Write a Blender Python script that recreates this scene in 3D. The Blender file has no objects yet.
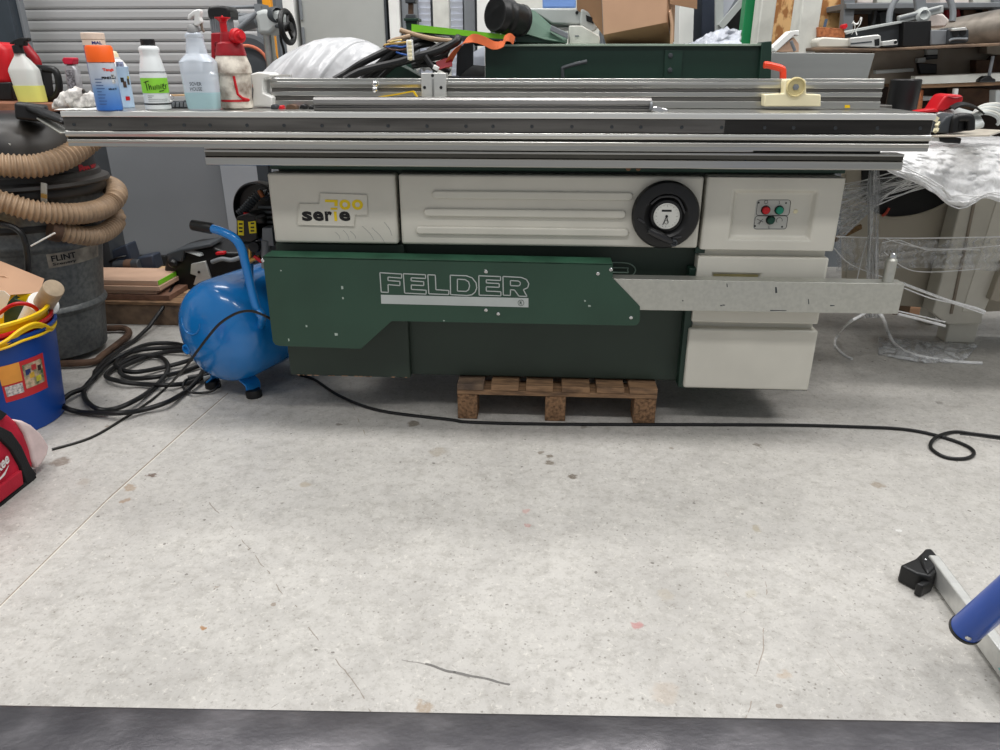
import bpy, math, random
from mathutils import Vector, Matrix, noise
R = math.radians
PI = math.pi
random.seed(7)
SC = bpy.context.scene
COL = SC.collection

# ------------------------------------------------------------------ camera
H = 1.166; FPX = 740.0
YAW = R(3.5); PIT = R(-22.6)
cd = bpy.data.cameras.new('camera'); cam = bpy.data.objects.new('camera', cd); COL.objects.link(cam)
cam.location = (0, 0, H); cam.rotation_euler = (PI/2 + PIT, 0, YAW)
cd.sensor_width = 36; cd.sensor_fit = 'HORIZONTAL'; cd.lens = FPX/1000*36
cd.clip_start = 0.02; cd.clip_end = 60
SC.camera = cam

def _ray(px, py):
    x = (px-500)/FPX; z = -(py-375)/FPX; y = 1.0
    y, z = y*math.cos(PIT)-z*math.sin(PIT), y*math.sin(PIT)+z*math.cos(PIT)
    x, y = x*math.cos(YAW)-y*math.sin(YAW), x*math.sin(YAW)+y*math.cos(YAW)
    return x, y, z
def at(px, py, Y):            # the place in the room at distance Y that the photo shows at (px, py)
    x, y, z = _ray(px, py); t = Y/y
    return Vector((x*t, Y, H+z*t))
def onz(px, py, z0=0.0):      # the place on the level surface at height z0
    x, y, z = _ray(px, py); t = (z0-H)/z
    return Vector((x*t, y*t, z0))

# ------------------------------------------------------------------ materials
def lin(c):
    return tuple(((v/255)/12.92 if v/255 <= .04045 else ((v/255+.055)/1.055)**2.4) for v in c) + (1,)
MC = {}
def mat(name, col, rough=.5, metal=0, var=.12, scale=12, bump=0, bscale=60, col2=None, coat=0, trans=0, alpha=1, spec=.5, aniso=None, emit=0, ior=1.45):
    if name in MC: return MC[name]
    m = bpy.data.materials.new(name); m.use_nodes = True
    nt = m.node_tree; n = nt.nodes; l = nt.links
    b = n['Principled BSDF']
    tc = n.new('ShaderNodeTexCoord')
    src = tc.outputs['Object']
    if aniso:
        mp = n.new('ShaderNodeMapping'); mp.inputs['Scale'].default_value = aniso
        l.new(src, mp.inputs['Vector']); src = mp.outputs['Vector']
    nz = n.new('ShaderNodeTexNoise'); nz.inputs['Scale'].default_value = scale; nz.inputs['Detail'].default_value = 5
    l.new(src, nz.inputs['Vector'])
    c1 = lin(col)
    c2 = lin(col2) if col2 else tuple(v*(1-var*1.6) for v in c1[:3])+(1,)
    rp = n.new('ShaderNodeValToRGB')
    rp.color_ramp.elements[0].position = .32; rp.color_ramp.elements[1].position = .62
    rp.color_ramp.elements[0].color = c2; rp.color_ramp.elements[1].color = c1
    l.new(nz.outputs['Fac'], rp.inputs['Fac']); l.new(rp.outputs['Color'], b.inputs['Base Color'])
    b.inputs['Roughness'].default_value = rough; b.inputs['Metallic'].default_value = metal
    b.inputs['Coat Weight'].default_value = coat
    b.inputs['Transmission Weight'].default_value = trans
    b.inputs['Alpha'].default_value = alpha
    b.inputs['Specular IOR Level'].default_value = spec
    b.inputs['IOR'].default_value = ior
    if emit:
        b.inputs['Emission Color'].default_value = c1; b.inputs['Emission Strength'].default_value = emit
    if bump:
        n2 = n.new('ShaderNodeTexNoise'); n2.inputs['Scale'].default_value = bscale; n2.inputs['Detail'].default_value = 4
        l.new(src, n2.inputs['Vector'])
        bp = n.new('ShaderNodeBump'); bp.inputs['Strength'].default_value = bump; bp.inputs['Distance'].default_value = .004
        l.new(n2.outputs['Fac'], bp.inputs['Height']); l.new(bp.outputs['Normal'], b.inputs['Normal'])
    MC[name] = m
    return m

M = dict(
 green = mat('green_paint', (42, 72, 57), .40, var=.1, scale=5),
 green_dark = mat('dark_green_paint', (26, 52, 42), .4, var=.1, scale=5),
 green_shaded = mat('green_paint_shaded', (44, 58, 49), .5, var=.1, scale=5),  # the saw's green with the body's shade put into the colour
 cream = mat('cream_panel', (208, 205, 194), .42, var=.05, scale=6, bump=.05, bscale=400),
 cream_dirty = mat('cream_paint_worn', (214, 214, 206), .5, var=.14, scale=10),
 alu = mat('aluminium', (192, 191, 186), .30, 1, var=.12, scale=3, aniso=(.3, 8, 8)),
 alu_dark = mat('aluminium_dark', (122, 119, 115), .42, 1, var=.3, scale=4, aniso=(.6, 10, 10)),  # darker aluminium tone, streaked by noise
 alu_white = mat('aluminium_face', (214, 214, 210), .4, .6, var=.08, scale=5, aniso=(.3, 8, 8)),
 galv = mat('galvanised_steel', (190, 190, 182), .42, .7, var=.07, scale=80),
 drum = mat('galvanised_drum', (112, 114, 113), .5, .5, var=.3, scale=60, col2=(88, 91, 91)),
 steel = mat('steel_bar', (138, 135, 138), .34, .85, var=.4, scale=16, col2=(84, 82, 86), aniso=(.8, 1.3, 1), bump=.08, bscale=140),
 chrome = mat('chrome', (215, 215, 215), .15, 1, var=.03),
 black = mat('black_plastic', (20, 20, 21), .4, var=.2, scale=20),
 black_dusty = mat('black_plastic_dusty', (26, 26, 27), .4, var=.2, scale=5, col2=(58, 53, 47)),
 rubber = mat('black_rubber', (18, 18, 19), .45, var=.2, scale=20),
 blue = mat('compressor_blue', (22, 120, 194), .22, var=.04, scale=6, coat=.5),
 blue_plastic = mat('blue_plastic', (4, 64, 146), .4, var=.05, scale=6),
 blue_tube = mat('blue_tube', (4, 72, 170), .3, var=.06, scale=10, coat=.3),
 red = mat('red_plastic', (196, 18, 30), .4, var=.08, scale=10),
 red_dark = mat('dark_red_plastic', (150, 14, 28), .4, var=.12, scale=12),
 red_fabric = mat('red_fabric', (190, 22, 52), .85, var=.18, scale=14, bump=.5, bscale=300),
 black_fabric = mat('black_fabric', (28, 28, 30), .9, var=.2, scale=14, bump=.5, bscale=300),
 yellow = mat('yellow_plastic', (238, 196, 10), .4, var=.06, scale=8),
 white = mat('white_plastic', (232, 232, 228), .45, var=.05, scale=10),
 white_cloth = mat('white_cloth', (226, 216, 210), .9, var=.12, scale=20, bump=.4, bscale=150),
 pink_cloth = mat('pale_pink_cloth', (222, 200, 198), .9, var=.1, scale=20),
 ivory = mat('ivory_plastic', (236, 226, 190), .45, var=.07, scale=10),
 hose = mat('tan_hose', (164, 138, 111), .5, var=.16, scale=20),
 wood = mat('weathered_wood', (146, 114, 84), .75, var=.3, scale=14, aniso=(1, 5, 5), bump=.4, bscale=60, col2=(96, 74, 56)),
 wood_grey = mat('grey_wood', (126, 104, 84), .8, var=.3, scale=16, col2=(84, 70, 60), bump=.4),
 chip = mat('chip_block', (146, 112, 82), .9, scale=90, col2=(88, 66, 48), bump=.8, bscale=120),
 ply = mat('plywood', (206, 172, 132), .7, var=.12, scale=9, aniso=(1, 6, 6)),
 mdf = mat('mdf_board', (196, 162, 138), .75, var=.08, scale=9),
 mdf_edge = mat('mdf_edge', (128, 94, 76), .8, var=.2, scale=30),
 card = mat('cardboard', (200, 160, 130), .85, var=.06, scale=9),
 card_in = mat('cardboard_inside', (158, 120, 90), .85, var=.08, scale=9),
 osb = mat('osb_board', (222, 178, 122), .8, scale=26, col2=(160, 108, 62), aniso=(1, 1, .55), bump=.4, bscale=60),
 osb_edge = mat('chipboard_red', (172, 106, 66), .85, scale=80, col2=(122, 70, 42), bump=.5),
 lime = mat('lime_paint', (122, 200, 40), .5, var=.05),
 orange = mat('orange_plastic', (240, 98, 22), .4, var=.04),
 strap = mat('orange_webbing', (200, 98, 54), .85, var=.12, scale=30),
 grey_paint = mat('grey_paint', (138, 142, 148), .55, var=.04, scale=3),
 navy = mat('slate_panel', (44, 52, 66), .5, var=.06),
 light_grey = mat('light_grey_paint', (176, 180, 178), .5, var=.05),
 mid_grey = mat('mid_grey_paint', (120, 124, 128), .5, var=.06),
 dark_grey = mat('dark_grey_paint', (60, 64, 68), .5, var=.1),
 blue_box = mat('pale_blue_plastic', (108, 142, 200), .5, var=.06),
 green_bright = mat('bright_green_paint', (22, 130, 76), .4, var=.05),
 orange_post = mat('orange_post', (238, 158, 28), .5, var=.05),
 brown = mat('brown_grime', (96, 72, 56), .8, var=.3, scale=20),
 taupe = mat('taupe_paint', (150, 140, 126), .55, var=.14, scale=6, col2=(124, 112, 98)),
 beige_machine = mat('beige_enamel', (176, 168, 152), .45, var=.05, scale=3),
 yellow_label = mat('yellow_label', (226, 206, 20), .5, var=.05),
 brass = mat('brass', (190, 156, 92), .35, .9, var=.1),
 copper = mat('rusty_fitting', (140, 84, 50), .5, .5, var=.2),
)

_r = next(n for n in MC['osb_board'].node_tree.nodes if n.type == 'VALTORGB')
_r.color_ramp.elements[0].position = .44; _r.color_ramp.elements[1].position = .54
_r = next(n for n in MC['steel_bar'].node_tree.nodes if n.type == 'VALTORGB')
_e = _r.color_ramp.elements.new(.52); _e.color = lin((104, 102, 105)); _r.color_ramp.elements[2].position = .72
# ------------------------------------------------------------------ mesh builder
class MB:
    def __init__(s): s.v = []; s.f = []
    def add(s, vs, fs):
        o = len(s.v); s.v += [Vector(p) for p in vs]; s.f += [tuple(i+o for i in f) for f in fs]; return s
    def box(s, a, b):
        x0, y0, z0 = a; x1, y1, z1 = b
        return s.add([(x0,y0,z0),(x1,y0,z0),(x1,y1,z0),(x0,y1,z0),(x0,y0,z1),(x1,y0,z1),(x1,y1,z1),(x0,y1,z1)],
              [(0,3,2,1),(4,5,6,7),(0,1,5,4),(1,2,6,5),(2,3,7,6),(3,0,4,7)])
    def obox(s, c, size, rot=(0,0,0)):
        from mathutils import Euler
        m = Euler(rot).to_matrix() if not isinstance(rot, Matrix) else rot
        c = Vector(c); hx, hy, hz = (v/2 for v in size)
        P = [(-hx,-hy,-hz),(hx,-hy,-hz),(hx,hy,-hz),(-hx,hy,-hz),(-hx,-hy,hz),(hx,-hy,hz),(hx,hy,hz),(-hx,hy,hz)]
        return s.add([c+m@Vector(p) for p in P], [(0,3,2,1),(4,5,6,7),(0,1,5,4),(1,2,6,5),(2,3,7,6),(3,0,4,7)])
    def bar(s, a, b, w, t, up=(0,0,1)):           # rectangular bar between two points
        a = Vector(a); b = Vector(b); d = (b-a).normalized(); u = Vector(up)
        sd = d.cross(u).normalized(); u = sd.cross(d).normalized()
        vs = []
        for p in (a, b):
            for i, j in ((-1,-1),(1,-1),(1,1),(-1,1)): vs.append(p+sd*i*w/2+u*j*t/2)
        return s.add(vs, [(0,1,2,3),(7,6,5,4),(0,4,5,1),(1,5,6,2),(2,6,7,3),(3,7,4,0)])
    def prism(s, pts, d):                         # polygon of 3D points extruded by vector d
        n = len(pts); d = Vector(d); P = [Vector(p) for p in pts]
        return s.add(P+[p+d for p in P], [tuple(range(n))[::-1], tuple(range(n, 2*n))]+[(i,(i+1)%n,(i+1)%n+n,i+n) for i in range(n)])
    def px(s, pts, Y, d):                         # outline in a vertical plane at distance Y, given real depth d
        return s.prism([at(p[0], p[1], Y) for p in pts], (0, d, 0))
    def profx(s, prof, x0, x1, cy, cz, x0s=0, x1s=0):   # (y, z) profile extruded along x
        n = len(prof)
        return s.add([(x0, cy+y, cz+z) for y, z in prof]+[(x1, cy+y, cz+z) for y, z in prof],
              [tuple(range(n)), tuple(range(n, 2*n))[::-1]]+[(i,i+n,(i+1)%n+n,(i+1)%n) for i in range(n)])
    def lathe(s, prof, c=(0,0,0), ax=(0,0,1), seg=28, sx=1, sy=1, rot=0):
        ax = Vector(ax).normalized(); q = Vector((0,0,1)).rotation_difference(ax); c = Vector(c)
        o = len(s.v); n = len(prof)
        for r, z in prof:
            for k in range(seg):
                a = 2*PI*k/seg+rot
                s.v.append(c+q@Vector((r*math.cos(a)*sx, r*math.sin(a)*sy, z)))
        for i in range(n-1):
            for k in range(seg):
                k2 = (k+1)%seg
                s.f.append((o+i*seg+k, o+i*seg+k2, o+(i+1)*seg+k2, o+(i+1)*seg+k))
        if prof[0][0] > 1e-6: s.f.append(tuple(o+k for k in range(seg))[::-1])
        if prof[-1][0] > 1e-6: s.f.append(tuple(o+(n-1)*seg+k for k in range(seg)))
        return s
    def cyl(s, a, b, r, seg=20, r2=None):
        a = Vector(a); b = Vector(b); return s.lathe([(r,0),(r if r2 is None else r2,(b-a).length)], a, b-a, seg)
    def tube(s, pts, r, seg=10, caps=True, rf=None):
        P = [Vector(p) for p in pts]; n = len(P); o = len(s.v)
        t = (P[1]-P[0]).normalized(); u = t.orthogonal().normalized()
        for i, p in enumerate(P):
            t2 = (P[min(i+1,n-1)]-P[max(i-1,0)])
            if t2.length > 1e-9:
                t2.normalize(); u = (t.rotation_difference(t2)@u); t = t2
            u = (u-t*u.dot(t)).normalized(); w = t.cross(u)
            rr = r if rf is None else rf(i)
            for k in range(seg):
                a = 2*PI*k/seg; s.v.append(p+(u*math.cos(a)+w*math.sin(a))*rr)
        for i in range(n-1):
            for k in range(seg):
                k2 = (k+1)%seg; s.f.append((o+i*seg+k, o+i*seg+k2, o+(i+1)*seg+k2, o+(i+1)*seg+k))
        if caps:
            s.f.append(tuple(o+k for k in range(seg))[::-1]); s.f.append(tuple(o+(n-1)*seg+k for k in range(seg)))
        return s
    def sphere(s, c, r, seg=16, sx=1, sy=1, sz=1, a0=-90, a1=90):
        pr = []
        for i in range(9):
            a = R(a0+(a1-a0)*i/8); pr.append((max(r*math.cos(a), 0), r*math.sin(a)*sz))
        return s.lathe(pr, c, (0,0,1), seg, sx, sy)
    def grid(s, fn, nu, nv, closeu=False):
        o = len(s.v)
        for i in range(nu+1):
            for j in range(nv+1): s.v.append(Vector(fn(i/nu, j/nv)))
        for i in range(nu):
            for j in range(nv):
                a = o+i*(nv+1)+j; s.f.append((a, a+nv+1, a+nv+2, a+1))
        return s
    def strip(s, pts, w, t=.001, wdir=(0,1,0)):   # flat webbing following points
        P = [Vector(p) for p in pts]; wd = wdir if isinstance(wdir, list) else Vector(wdir)
        o = len(s.v); n = len(P)
        for i, p in enumerate(P):
            d = (P[min(i+1,n-1)]-P[max(i-1,0)]).normalized(); ww = (wd[i] if isinstance(wdir, list) else wd)
            ww = Vector(ww); ww = (ww-d*ww.dot(d)).normalized(); nn = d.cross(ww)
            for a, b in ((-1,-1),(1,-1),(1,1),(-1,1)): s.v.append(p+ww*a*w/2+nn*b*t/2)
        for i in range(n-1):
            for k in range(4):
                k2 = (k+1)%4; s.f.append((o+i*4+k, o+i*4+k2, o+(i+1)*4+k2, o+(i+1)*4+k))
        s.f.append((o+3,o+2,o+1,o)); s.f.append(tuple(o+(n-1)*4+k for k in range(4)))
        return s

def spline(pts, n=8, closed=False):
    P = [Vector(p) for p in pts]; out = []
    m = len(P)
    for i in range(m if closed else m-1):
        if closed: p0, p1, p2, p3 = P[i-1], P[i], P[(i+1)%m], P[(i+2)%m]
        else: p0, p1, p2, p3 = P[max(i-1,0)], P[i], P[i+1], P[min(i+2,m-1)]
        for k in range(n):
            t = k/n
            out.append(.5*((2*p1)+(p2-p0)*t+(2*p0-5*p1+4*p2-p3)*t*t+(3*p1-p0-3*p2+p3)*t**3))
    out.append(P[0] if closed else P[-1])
    return out

ROOT = {}
def build(name, mb, m, parent=None, bev=0, smooth=True, seg=2, solid=0, subd=0, ang=35, loc=None):
    if parent is not None: L = ROOT[parent.name]
    elif loc is not None: L = Vector(loc)
    else:
        xs = [v.x for v in mb.v]; ys = [v.y for v in mb.v]; zs = [v.z for v in mb.v]
        L = Vector(((min(xs)+max(xs))/2, (min(ys)+max(ys))/2, min(zs)))
    me = bpy.data.meshes.new(name)
    me.from_pydata([tuple(v-L) for v in mb.v], [], mb.f); me.validate()
    import bmesh
    bm = bmesh.new(); bm.from_mesh(me)
    if not solid: bmesh.ops.recalc_face_normals(bm, faces=bm.faces)
    bm.to_mesh(me); bm.free()
    if smooth:
        me.shade_smooth()
        if not subd: me.set_sharp_from_angle(angle=R(ang))
    me.materials.append(m if not isinstance(m, str) else M[m])
    o = bpy.data.objects.new(name, me); COL.objects.link(o)
    if parent is not None: o.parent = parent
    else: o.location = L
    ROOT[o.name] = L
    if solid:
        q = o.modifiers.new('s', 'SOLIDIFY'); q.thickness = solid; q.offset = 0
    if bev:
        q = o.modifiers.new('b', 'BEVEL'); q.width = bev; q.segments = seg; q.limit_method = 'ANGLE'; q.angle_limit = R(40)
        q.harden_normals = False
    if subd:
        q = o.modifiers.new('u', 'SUBSURF'); q.levels = subd; q.render_levels = subd
    return o
def thing(name, label, cat, loc, group=None):
    o = bpy.data.objects.new(name, None); COL.objects.link(o); o.location = loc
    o.empty_display_size = .05
    o['label'] = label; o['category'] = cat
    if group: o['group'] = group
    ROOT[o.name] = Vector(loc)
    return o
def single(name, mb, m, label, cat, group=None, kind=None, **k):
    o = build(name, mb, m, **k); o['label'] = label; o['category'] = cat
    if group: o['group'] = group
    if kind: o['kind'] = kind
    return o
def struct(name, mb, m, **k):
    o = build(name, mb, m, **k); o['kind'] = 'structure'; return o
def copy_tree(o, parent=None, d=(0,0,0)):
    c = o.copy(); COL.objects.link(c)
    if parent is not None: c.parent = parent
    else: c.location = o.location+Vector(d)
    for ch in list(o.children): copy_tree(ch, c)
    return c

_tx = {}
def glyphs(s, bold=0.0, res=3):
    k = (s, bold)
    if k in _tx: return _tx[k]
    cu = bpy.data.curves.new('t', 'FONT'); cu.body = s; cu.size = 1; cu.offset = bold; cu.resolution_u = res
    cu.align_x = 'CENTER'; cu.align_y = 'CENTER'
    o = bpy.data.objects.new('t', cu); COL.objects.link(o)
    bpy.context.view_layer.update()
    me = bpy.data.meshes.new_from_object(o.evaluated_get(bpy.context.evaluated_depsgraph_get()))
    vs = [(v.co.x, v.co.y) for v in me.vertices]; fs = [tuple(p.vertices) for p in me.polygons]
    bpy.data.objects.remove(o); bpy.data.curves.remove(cu); bpy.data.meshes.remove(me)
    ys = [b for a, b in vs]; xs = [a for a, b in vs]
    cy = (min(ys)+max(ys))/2; cx = (min(xs)+max(xs))/2; hh = max(ys)-min(ys); ww = max(xs)-min(xs)
    vs = [((a-cx)/ww, (b-cy)/hh) for a, b in vs]          # normalised to a unit box
    _tx[k] = (vs, fs); return _tx[k]
def text_flat(mb, s, c, w, h, bold=0.0, rx=(1,0,0), up=(0,0,1), off=0):
    vs, fs = glyphs(s, bold); c = Vector(c); rx = Vector(rx); up = Vector(up); n = rx.cross(up)
    return mb.add([c+rx*a*w+up*b*h+n*off for a, b in vs], fs)
def text_cyl(mb, s, c, r, a0, z, w, h, bold=0.0, lean=0):
    vs, fs = glyphs(s, bold)
    return mb.add([(c[0]+r*math.cos(a0+a*w/r), c[1]+r*math.sin(a0+a*w/r), z+b*h) for a, b in vs], fs)
def patch_cyl(mb, c, r, a0, a1, z0, z1, n=14, th=0):
    return mb.grid(lambda u, v: (c[0]+r*math.cos(a0+(a1-a0)*u), c[1]+r*math.sin(a0+(a1-a0)*u), z0+(z1-z0)*v), n, 1)
# ------------------------------------------------------------------ floor
def floor_mat():
    m = bpy.data.materials.new('concrete_floor'); m.use_nodes = True
    nt = m.node_tree; n = nt.nodes; l = nt.links; b = n['Principled BSDF']
    geo = n.new('ShaderNodeNewGeometry'); P = geo.outputs['Position']
    def nz(scale, det=6, rough=.6, vec=None, dist=0):
        q = n.new('ShaderNodeTexNoise'); q.inputs['Scale'].default_value = scale; q.inputs['Detail'].default_value = det
        q.inputs['Roughness'].default_value = rough; q.inputs['Distortion'].default_value = dist
        l.new(vec or P, q.inputs['Vector']); return q.outputs['Fac']
    def ramp(src, p0, p1, c0=(0,0,0,1), c1=(1,1,1,1)):
        r = n.new('ShaderNodeValToRGB'); r.color_ramp.elements[0].position = p0; r.color_ramp.elements[1].position = p1
        r.color_ramp.elements[0].color = c0; r.color_ramp.elements[1].color = c1; l.new(src, r.inputs['Fac']); return r.outputs['Color']
    def mix(fac, a, c, mode='MIX'):
        q = n.new('ShaderNodeMix'); q.data_type = 'RGBA'; q.blend_type = mode
        for s, v in ((q.inputs[0], fac), (q.inputs[6], a), (q.inputs[7], c)):
            if isinstance(v, (int, float)): s.default_value = v
            elif isinstance(v, tuple): s.default_value = v
            else: l.new(v, s)
        return q.outputs[2]
    def math_(op, a, c=None):
        q = n.new('ShaderNodeMath'); q.operation = op
        for i, v in enumerate((a, c)):
            if v is None: continue
            if isinstance(v, (int, float)): q.inputs[i].default_value = v
            else: l.new(v, q.inputs[i])
        return q.outputs[0]
    def vm(op, a, c=None, s=None):
        q = n.new('ShaderNodeVectorMath'); q.operation = op
        for i, v in enumerate((a, c)):
            if v is None: continue
            if isinstance(v, tuple): q.inputs[i].default_value = v
            else: l.new(v, q.inputs[i])
        if s is not None: q.inputs['Scale'].default_value = s
        return q
    col = ramp(nz(1.3, 8, .65), .35, .66, lin((166, 163, 158)), lin((188, 185, 180)))
    col = mix(ramp(nz(5, 6, .7), .40, .75), col, lin((192, 189, 183)))
    col = mix(math_('MULTIPLY', ramp(nz(28, 8, .78), .48, .70), .6), col, lin((134, 130, 122)))
    col = mix(math_('MULTIPLY', ramp(nz(11, 8, .75, dist=1.5), .52, .70), .4), col, lin((142, 138, 130)))
    col = mix(math_('MULTIPLY', ramp(nz(95, 4, .7), .57, .66), .5), col, lin((112, 107, 99)))
    col = mix(math_('MULTIPLY', ramp(nz(60, 6, .8, dist=.8), .34, .44, (1,1,1,1), (0,0,0,1)), .6), col, lin((212, 208, 200)))
    # small spatters
    vo = n.new('ShaderNodeTexVoronoi'); vo.inputs['Scale'].default_value = 5.5; l.new(P, vo.inputs['Vector'])
    sp = math_('LESS_THAN', math_('ADD', vo.outputs['Distance'], math_('MULTIPLY', nz(60), .12)), .10)
    sepc = n.new('ShaderNodeSeparateColor'); l.new(vo.outputs['Color'], sepc.inputs[0])
    sp = math_('MULTIPLY', sp, math_('GREATER_THAN', sepc.outputs[0], .45))
    col = mix(math_('MULTIPLY', sp, .6), col, lin((120, 102, 84)))
    vo = n.new('ShaderNodeTexVoronoi'); vo.inputs['Scale'].default_value = 17; l.new(P, vo.inputs['Vector'])
    sp = math_('LESS_THAN', math_('ADD', vo.outputs['Distance'], math_('MULTIPLY', nz(110), .16)), .155)
    sepc = n.new('ShaderNodeSeparateColor'); l.new(vo.outputs['Color'], sepc.inputs[0])
    sp = math_('MULTIPLY', sp, math_('GREATER_THAN', sepc.outputs[1], .72))
    col = mix(math_('MULTIPLY', sp, .7), col, lin((86, 80, 74)))
    vo = n.new('ShaderNodeTexVoronoi'); vo.inputs['Scale'].default_value = 44; l.new(P, vo.inputs['Vector'])
    sp = math_('LESS_THAN', math_('ADD', vo.outputs['Distance'], math_('MULTIPLY', nz(160), .25)), .24)
    sepc = n.new('ShaderNodeSeparateColor'); l.new(vo.outputs['Color'], sepc.inputs[0])
    sp = math_('MULTIPLY', sp, math_('GREATER_THAN', sepc.outputs[1], .45))
    col = mix(math_('MULTIPLY', sp, .55), col, lin((96, 90, 82)))
    warp = vm('SCALE', vm('SUBTRACT', n.new('ShaderNodeTexNoise').outputs['Color'], (.5,.5,.5)).outputs[0], s=.0)
    wn = n.new('ShaderNodeTexNoise'); wn.inputs['Scale'].default_value = 26; wn.inputs['Detail'].default_value = 7; wn.inputs['Roughness'].default_value = .65; l.new(P, wn.inputs['Vector'])
    wv = vm('SCALE', vm('SUBTRACT', wn.outputs['Color'], (.5,.5,.5)).outputs[0], s=.062).outputs[0]
    PW = vm('ADD', P, wv).outputs[0]
    grit = math_('ADD', math_('MULTIPLY', ramp(nz(120, 4, .7), .34, .54), .4), .72)
    # stains with a shape and a place of their own
    for (px, py, r, c, s) in [(549,457,.014,(104,94,80),.75),(549,463,.018,(104,94,80),.75),(572,476,.016,(100,90,78),.8),(541,453,.012,(112,102,88),.7),(413,424,.022,(112,104,92),.8),
                 (528,511,.014,(206,130,120),.6),(527,525,.008,(196,110,104),.6),(637,624,.013,(196,92,92),.85),(152,475,.013,(98,80,68),.85),(130,488,.02,(156,136,114),.7),
                 (126,500,.013,(150,128,106),.75),(84,481,.022,(158,150,140),.6),(60,462,.03,(110,92,76),.6),(202,627,.009,(150,104,48),.8),(306,484,.018,(160,148,128),.55),
                 (785,675,.013,(196,158,128),.6),(755,529,.015,(160,150,128),.6),(750,593,.014,(190,168,140),.4),(340,424,.01,(110,102,92),.7),(424,708,.02,(146,124,98),.6),
                 (878,485,.022,(140,126,108),.6),(665,693,.03,(202,164,136),.35),(437,452,.03,(150,140,124),.5),(250,549,.006,(100,90,76),.7),(665,595,.02,(188,160,130),.35),
                 (759,445,.012,(106,96,84),.7),(672,448,.012,(120,110,96),.6),(583,427,.012,(104,96,84),.6),(940,403,.014,(120,116,110),.6),(897,530,.008,(240,240,238),.8)]:
        p = onz(px, py)
        if c[0] > 180: s *= .6; c = (c[0]-26, c[1]-14, c[2]-14) if c[0] < 230 else c
        d = vm('DISTANCE', PW, tuple(p)).outputs['Value']
        mr_ = n.new('ShaderNodeMapRange'); mr_.inputs['From Min'].default_value = r*1.15; mr_.inputs['From Max'].default_value = r*.75; l.new(d, mr_.inputs[0]); r2 = math_('MULTIPLY', mr_.outputs[0], grit)
        col = mix(math_('MULTIPLY', r2, s), col, lin(c))
    wn2 = n.new('ShaderNodeTexNoise'); wn2.inputs['Scale'].default_value = 9; wn2.inputs['Detail'].default_value = 3; l.new(P, wn2.inputs['Vector'])
    PC = vm('ADD', P, vm('SCALE', vm('SUBTRACT', wn2.outputs['Color'], (.5,.5,.5)).outputs[0], s=.03).outputs[0]).outputs[0]
    # joint, cracks and scratches
    for pts, w, c, s in [([(228,393),(185,430),(110,497),(0,606)], .0022, (120,104,86), .8), ([(225,397),(182,434),(107,501),(-3,610)], .0018, (226,222,210), .6),
                      ([(350,402),(372,448)], .0015, (128,116,90), .7), ([(208,500),(250,548),(285,596),(325,650),(360,690),(372,712)], .0014, (120,110,98), .7),
                      ([(762,556),(765,590),(762,640),(752,700),(744,720)], .0012, (128,112,98), .6), ([(200,475),(150,520),(105,560)], .0009, (140,132,122), .5),
                      ([(722,568),(740,590),(756,600)], .0011, (150,134,122), .5), ([(262,500),(222,540),(170,590)], .0009, (140,132,122), .4),
                      ([(426,664),(455,671),(508,682)], .0032, (60,58,56), .75), ([(402,659),(428,665),(470,676)], .0016, (96,92,88), .6), ([(680,378),(760,384),(930,383),(1000,380)], .0012, (214,210,204), .5),
                      ([(820,640),(850,680),(870,705)], .0009, (140,126,116), .5),([(283,700),(262,712)], .001, (110,104,98), .6)]:
        W = [onz(*q) for q in pts]
        for a, c2 in zip(W, W[1:]):
            ab = c2-a; L2 = ab.length_squared
            ap = vm('SUBTRACT', PC if c != (226,222,210) and c != (120,104,86) else P, tuple(a)).outputs[0]
            q = vm('DOT_PRODUCT', ap, tuple(ab/L2)).outputs['Value']
            cl = n.new('ShaderNodeClamp'); l.new(q, cl.inputs[0])
            sc = vm('SCALE', tuple(ab)); l.new(cl.outputs[0], sc.inputs['Scale'])
            d = vm('DISTANCE', ap, sc.outputs[0]).outputs['Value']
            col = mix(math_('MULTIPLY', math_('LESS_THAN', d, w*1.1), s), col, lin(c))
    l.new(col, b.inputs['Base Color'])
    l.new(ramp(nz(9), .3, .7, (.42,)*3+(1,), (.62,)*3+(1,)), b.inputs['Roughness'])
    bp = n.new('ShaderNodeBump'); bp.inputs['Strength'].default_value = .25; bp.inputs['Distance'].default_value = .003
    l.new(nz(70, 8, .75), bp.inputs['Height']); l.new(bp.outputs['Normal'], b.inputs['Normal'])
    return m
struct('floor', MB().box((-5.2, -1.2, -.1), (5.6, 8, 0)), floor_mat(), smooth=False)

# ------------------------------------------------------------------ room shell
YB = 4.7
b = MB()                                           # ribbed cladding across the back
prof = []; x = -5.2
while x < 5.6:
    prof += [(x, 0), (x+.05, 0), (x+.06, -.012), (x+.10, -.012), (x+.11, 0)]; x += .14
n_ = len(prof)
b.add([(px_, YB+dy, 0) for px_, dy in prof]+[(px_, YB+dy, 4.2) for px_, dy in prof], [(i, i+1, i+1+n_, i+n_) for i in range(n_-1)])
struct('wall_back', b, mat('grey_cladding', (128, 134, 140), .5, var=.05), smooth=False, solid=.004)
struct('wall_left', MB().box((-5.3, -1.2, 0), (-5.2, YB, 4.2)), 'light_grey', smooth=False)
struct('wall_right', MB().box((5.6, -1.2, 0), (5.7, YB+2, 4.2)), 'light_grey', smooth=False)

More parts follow.
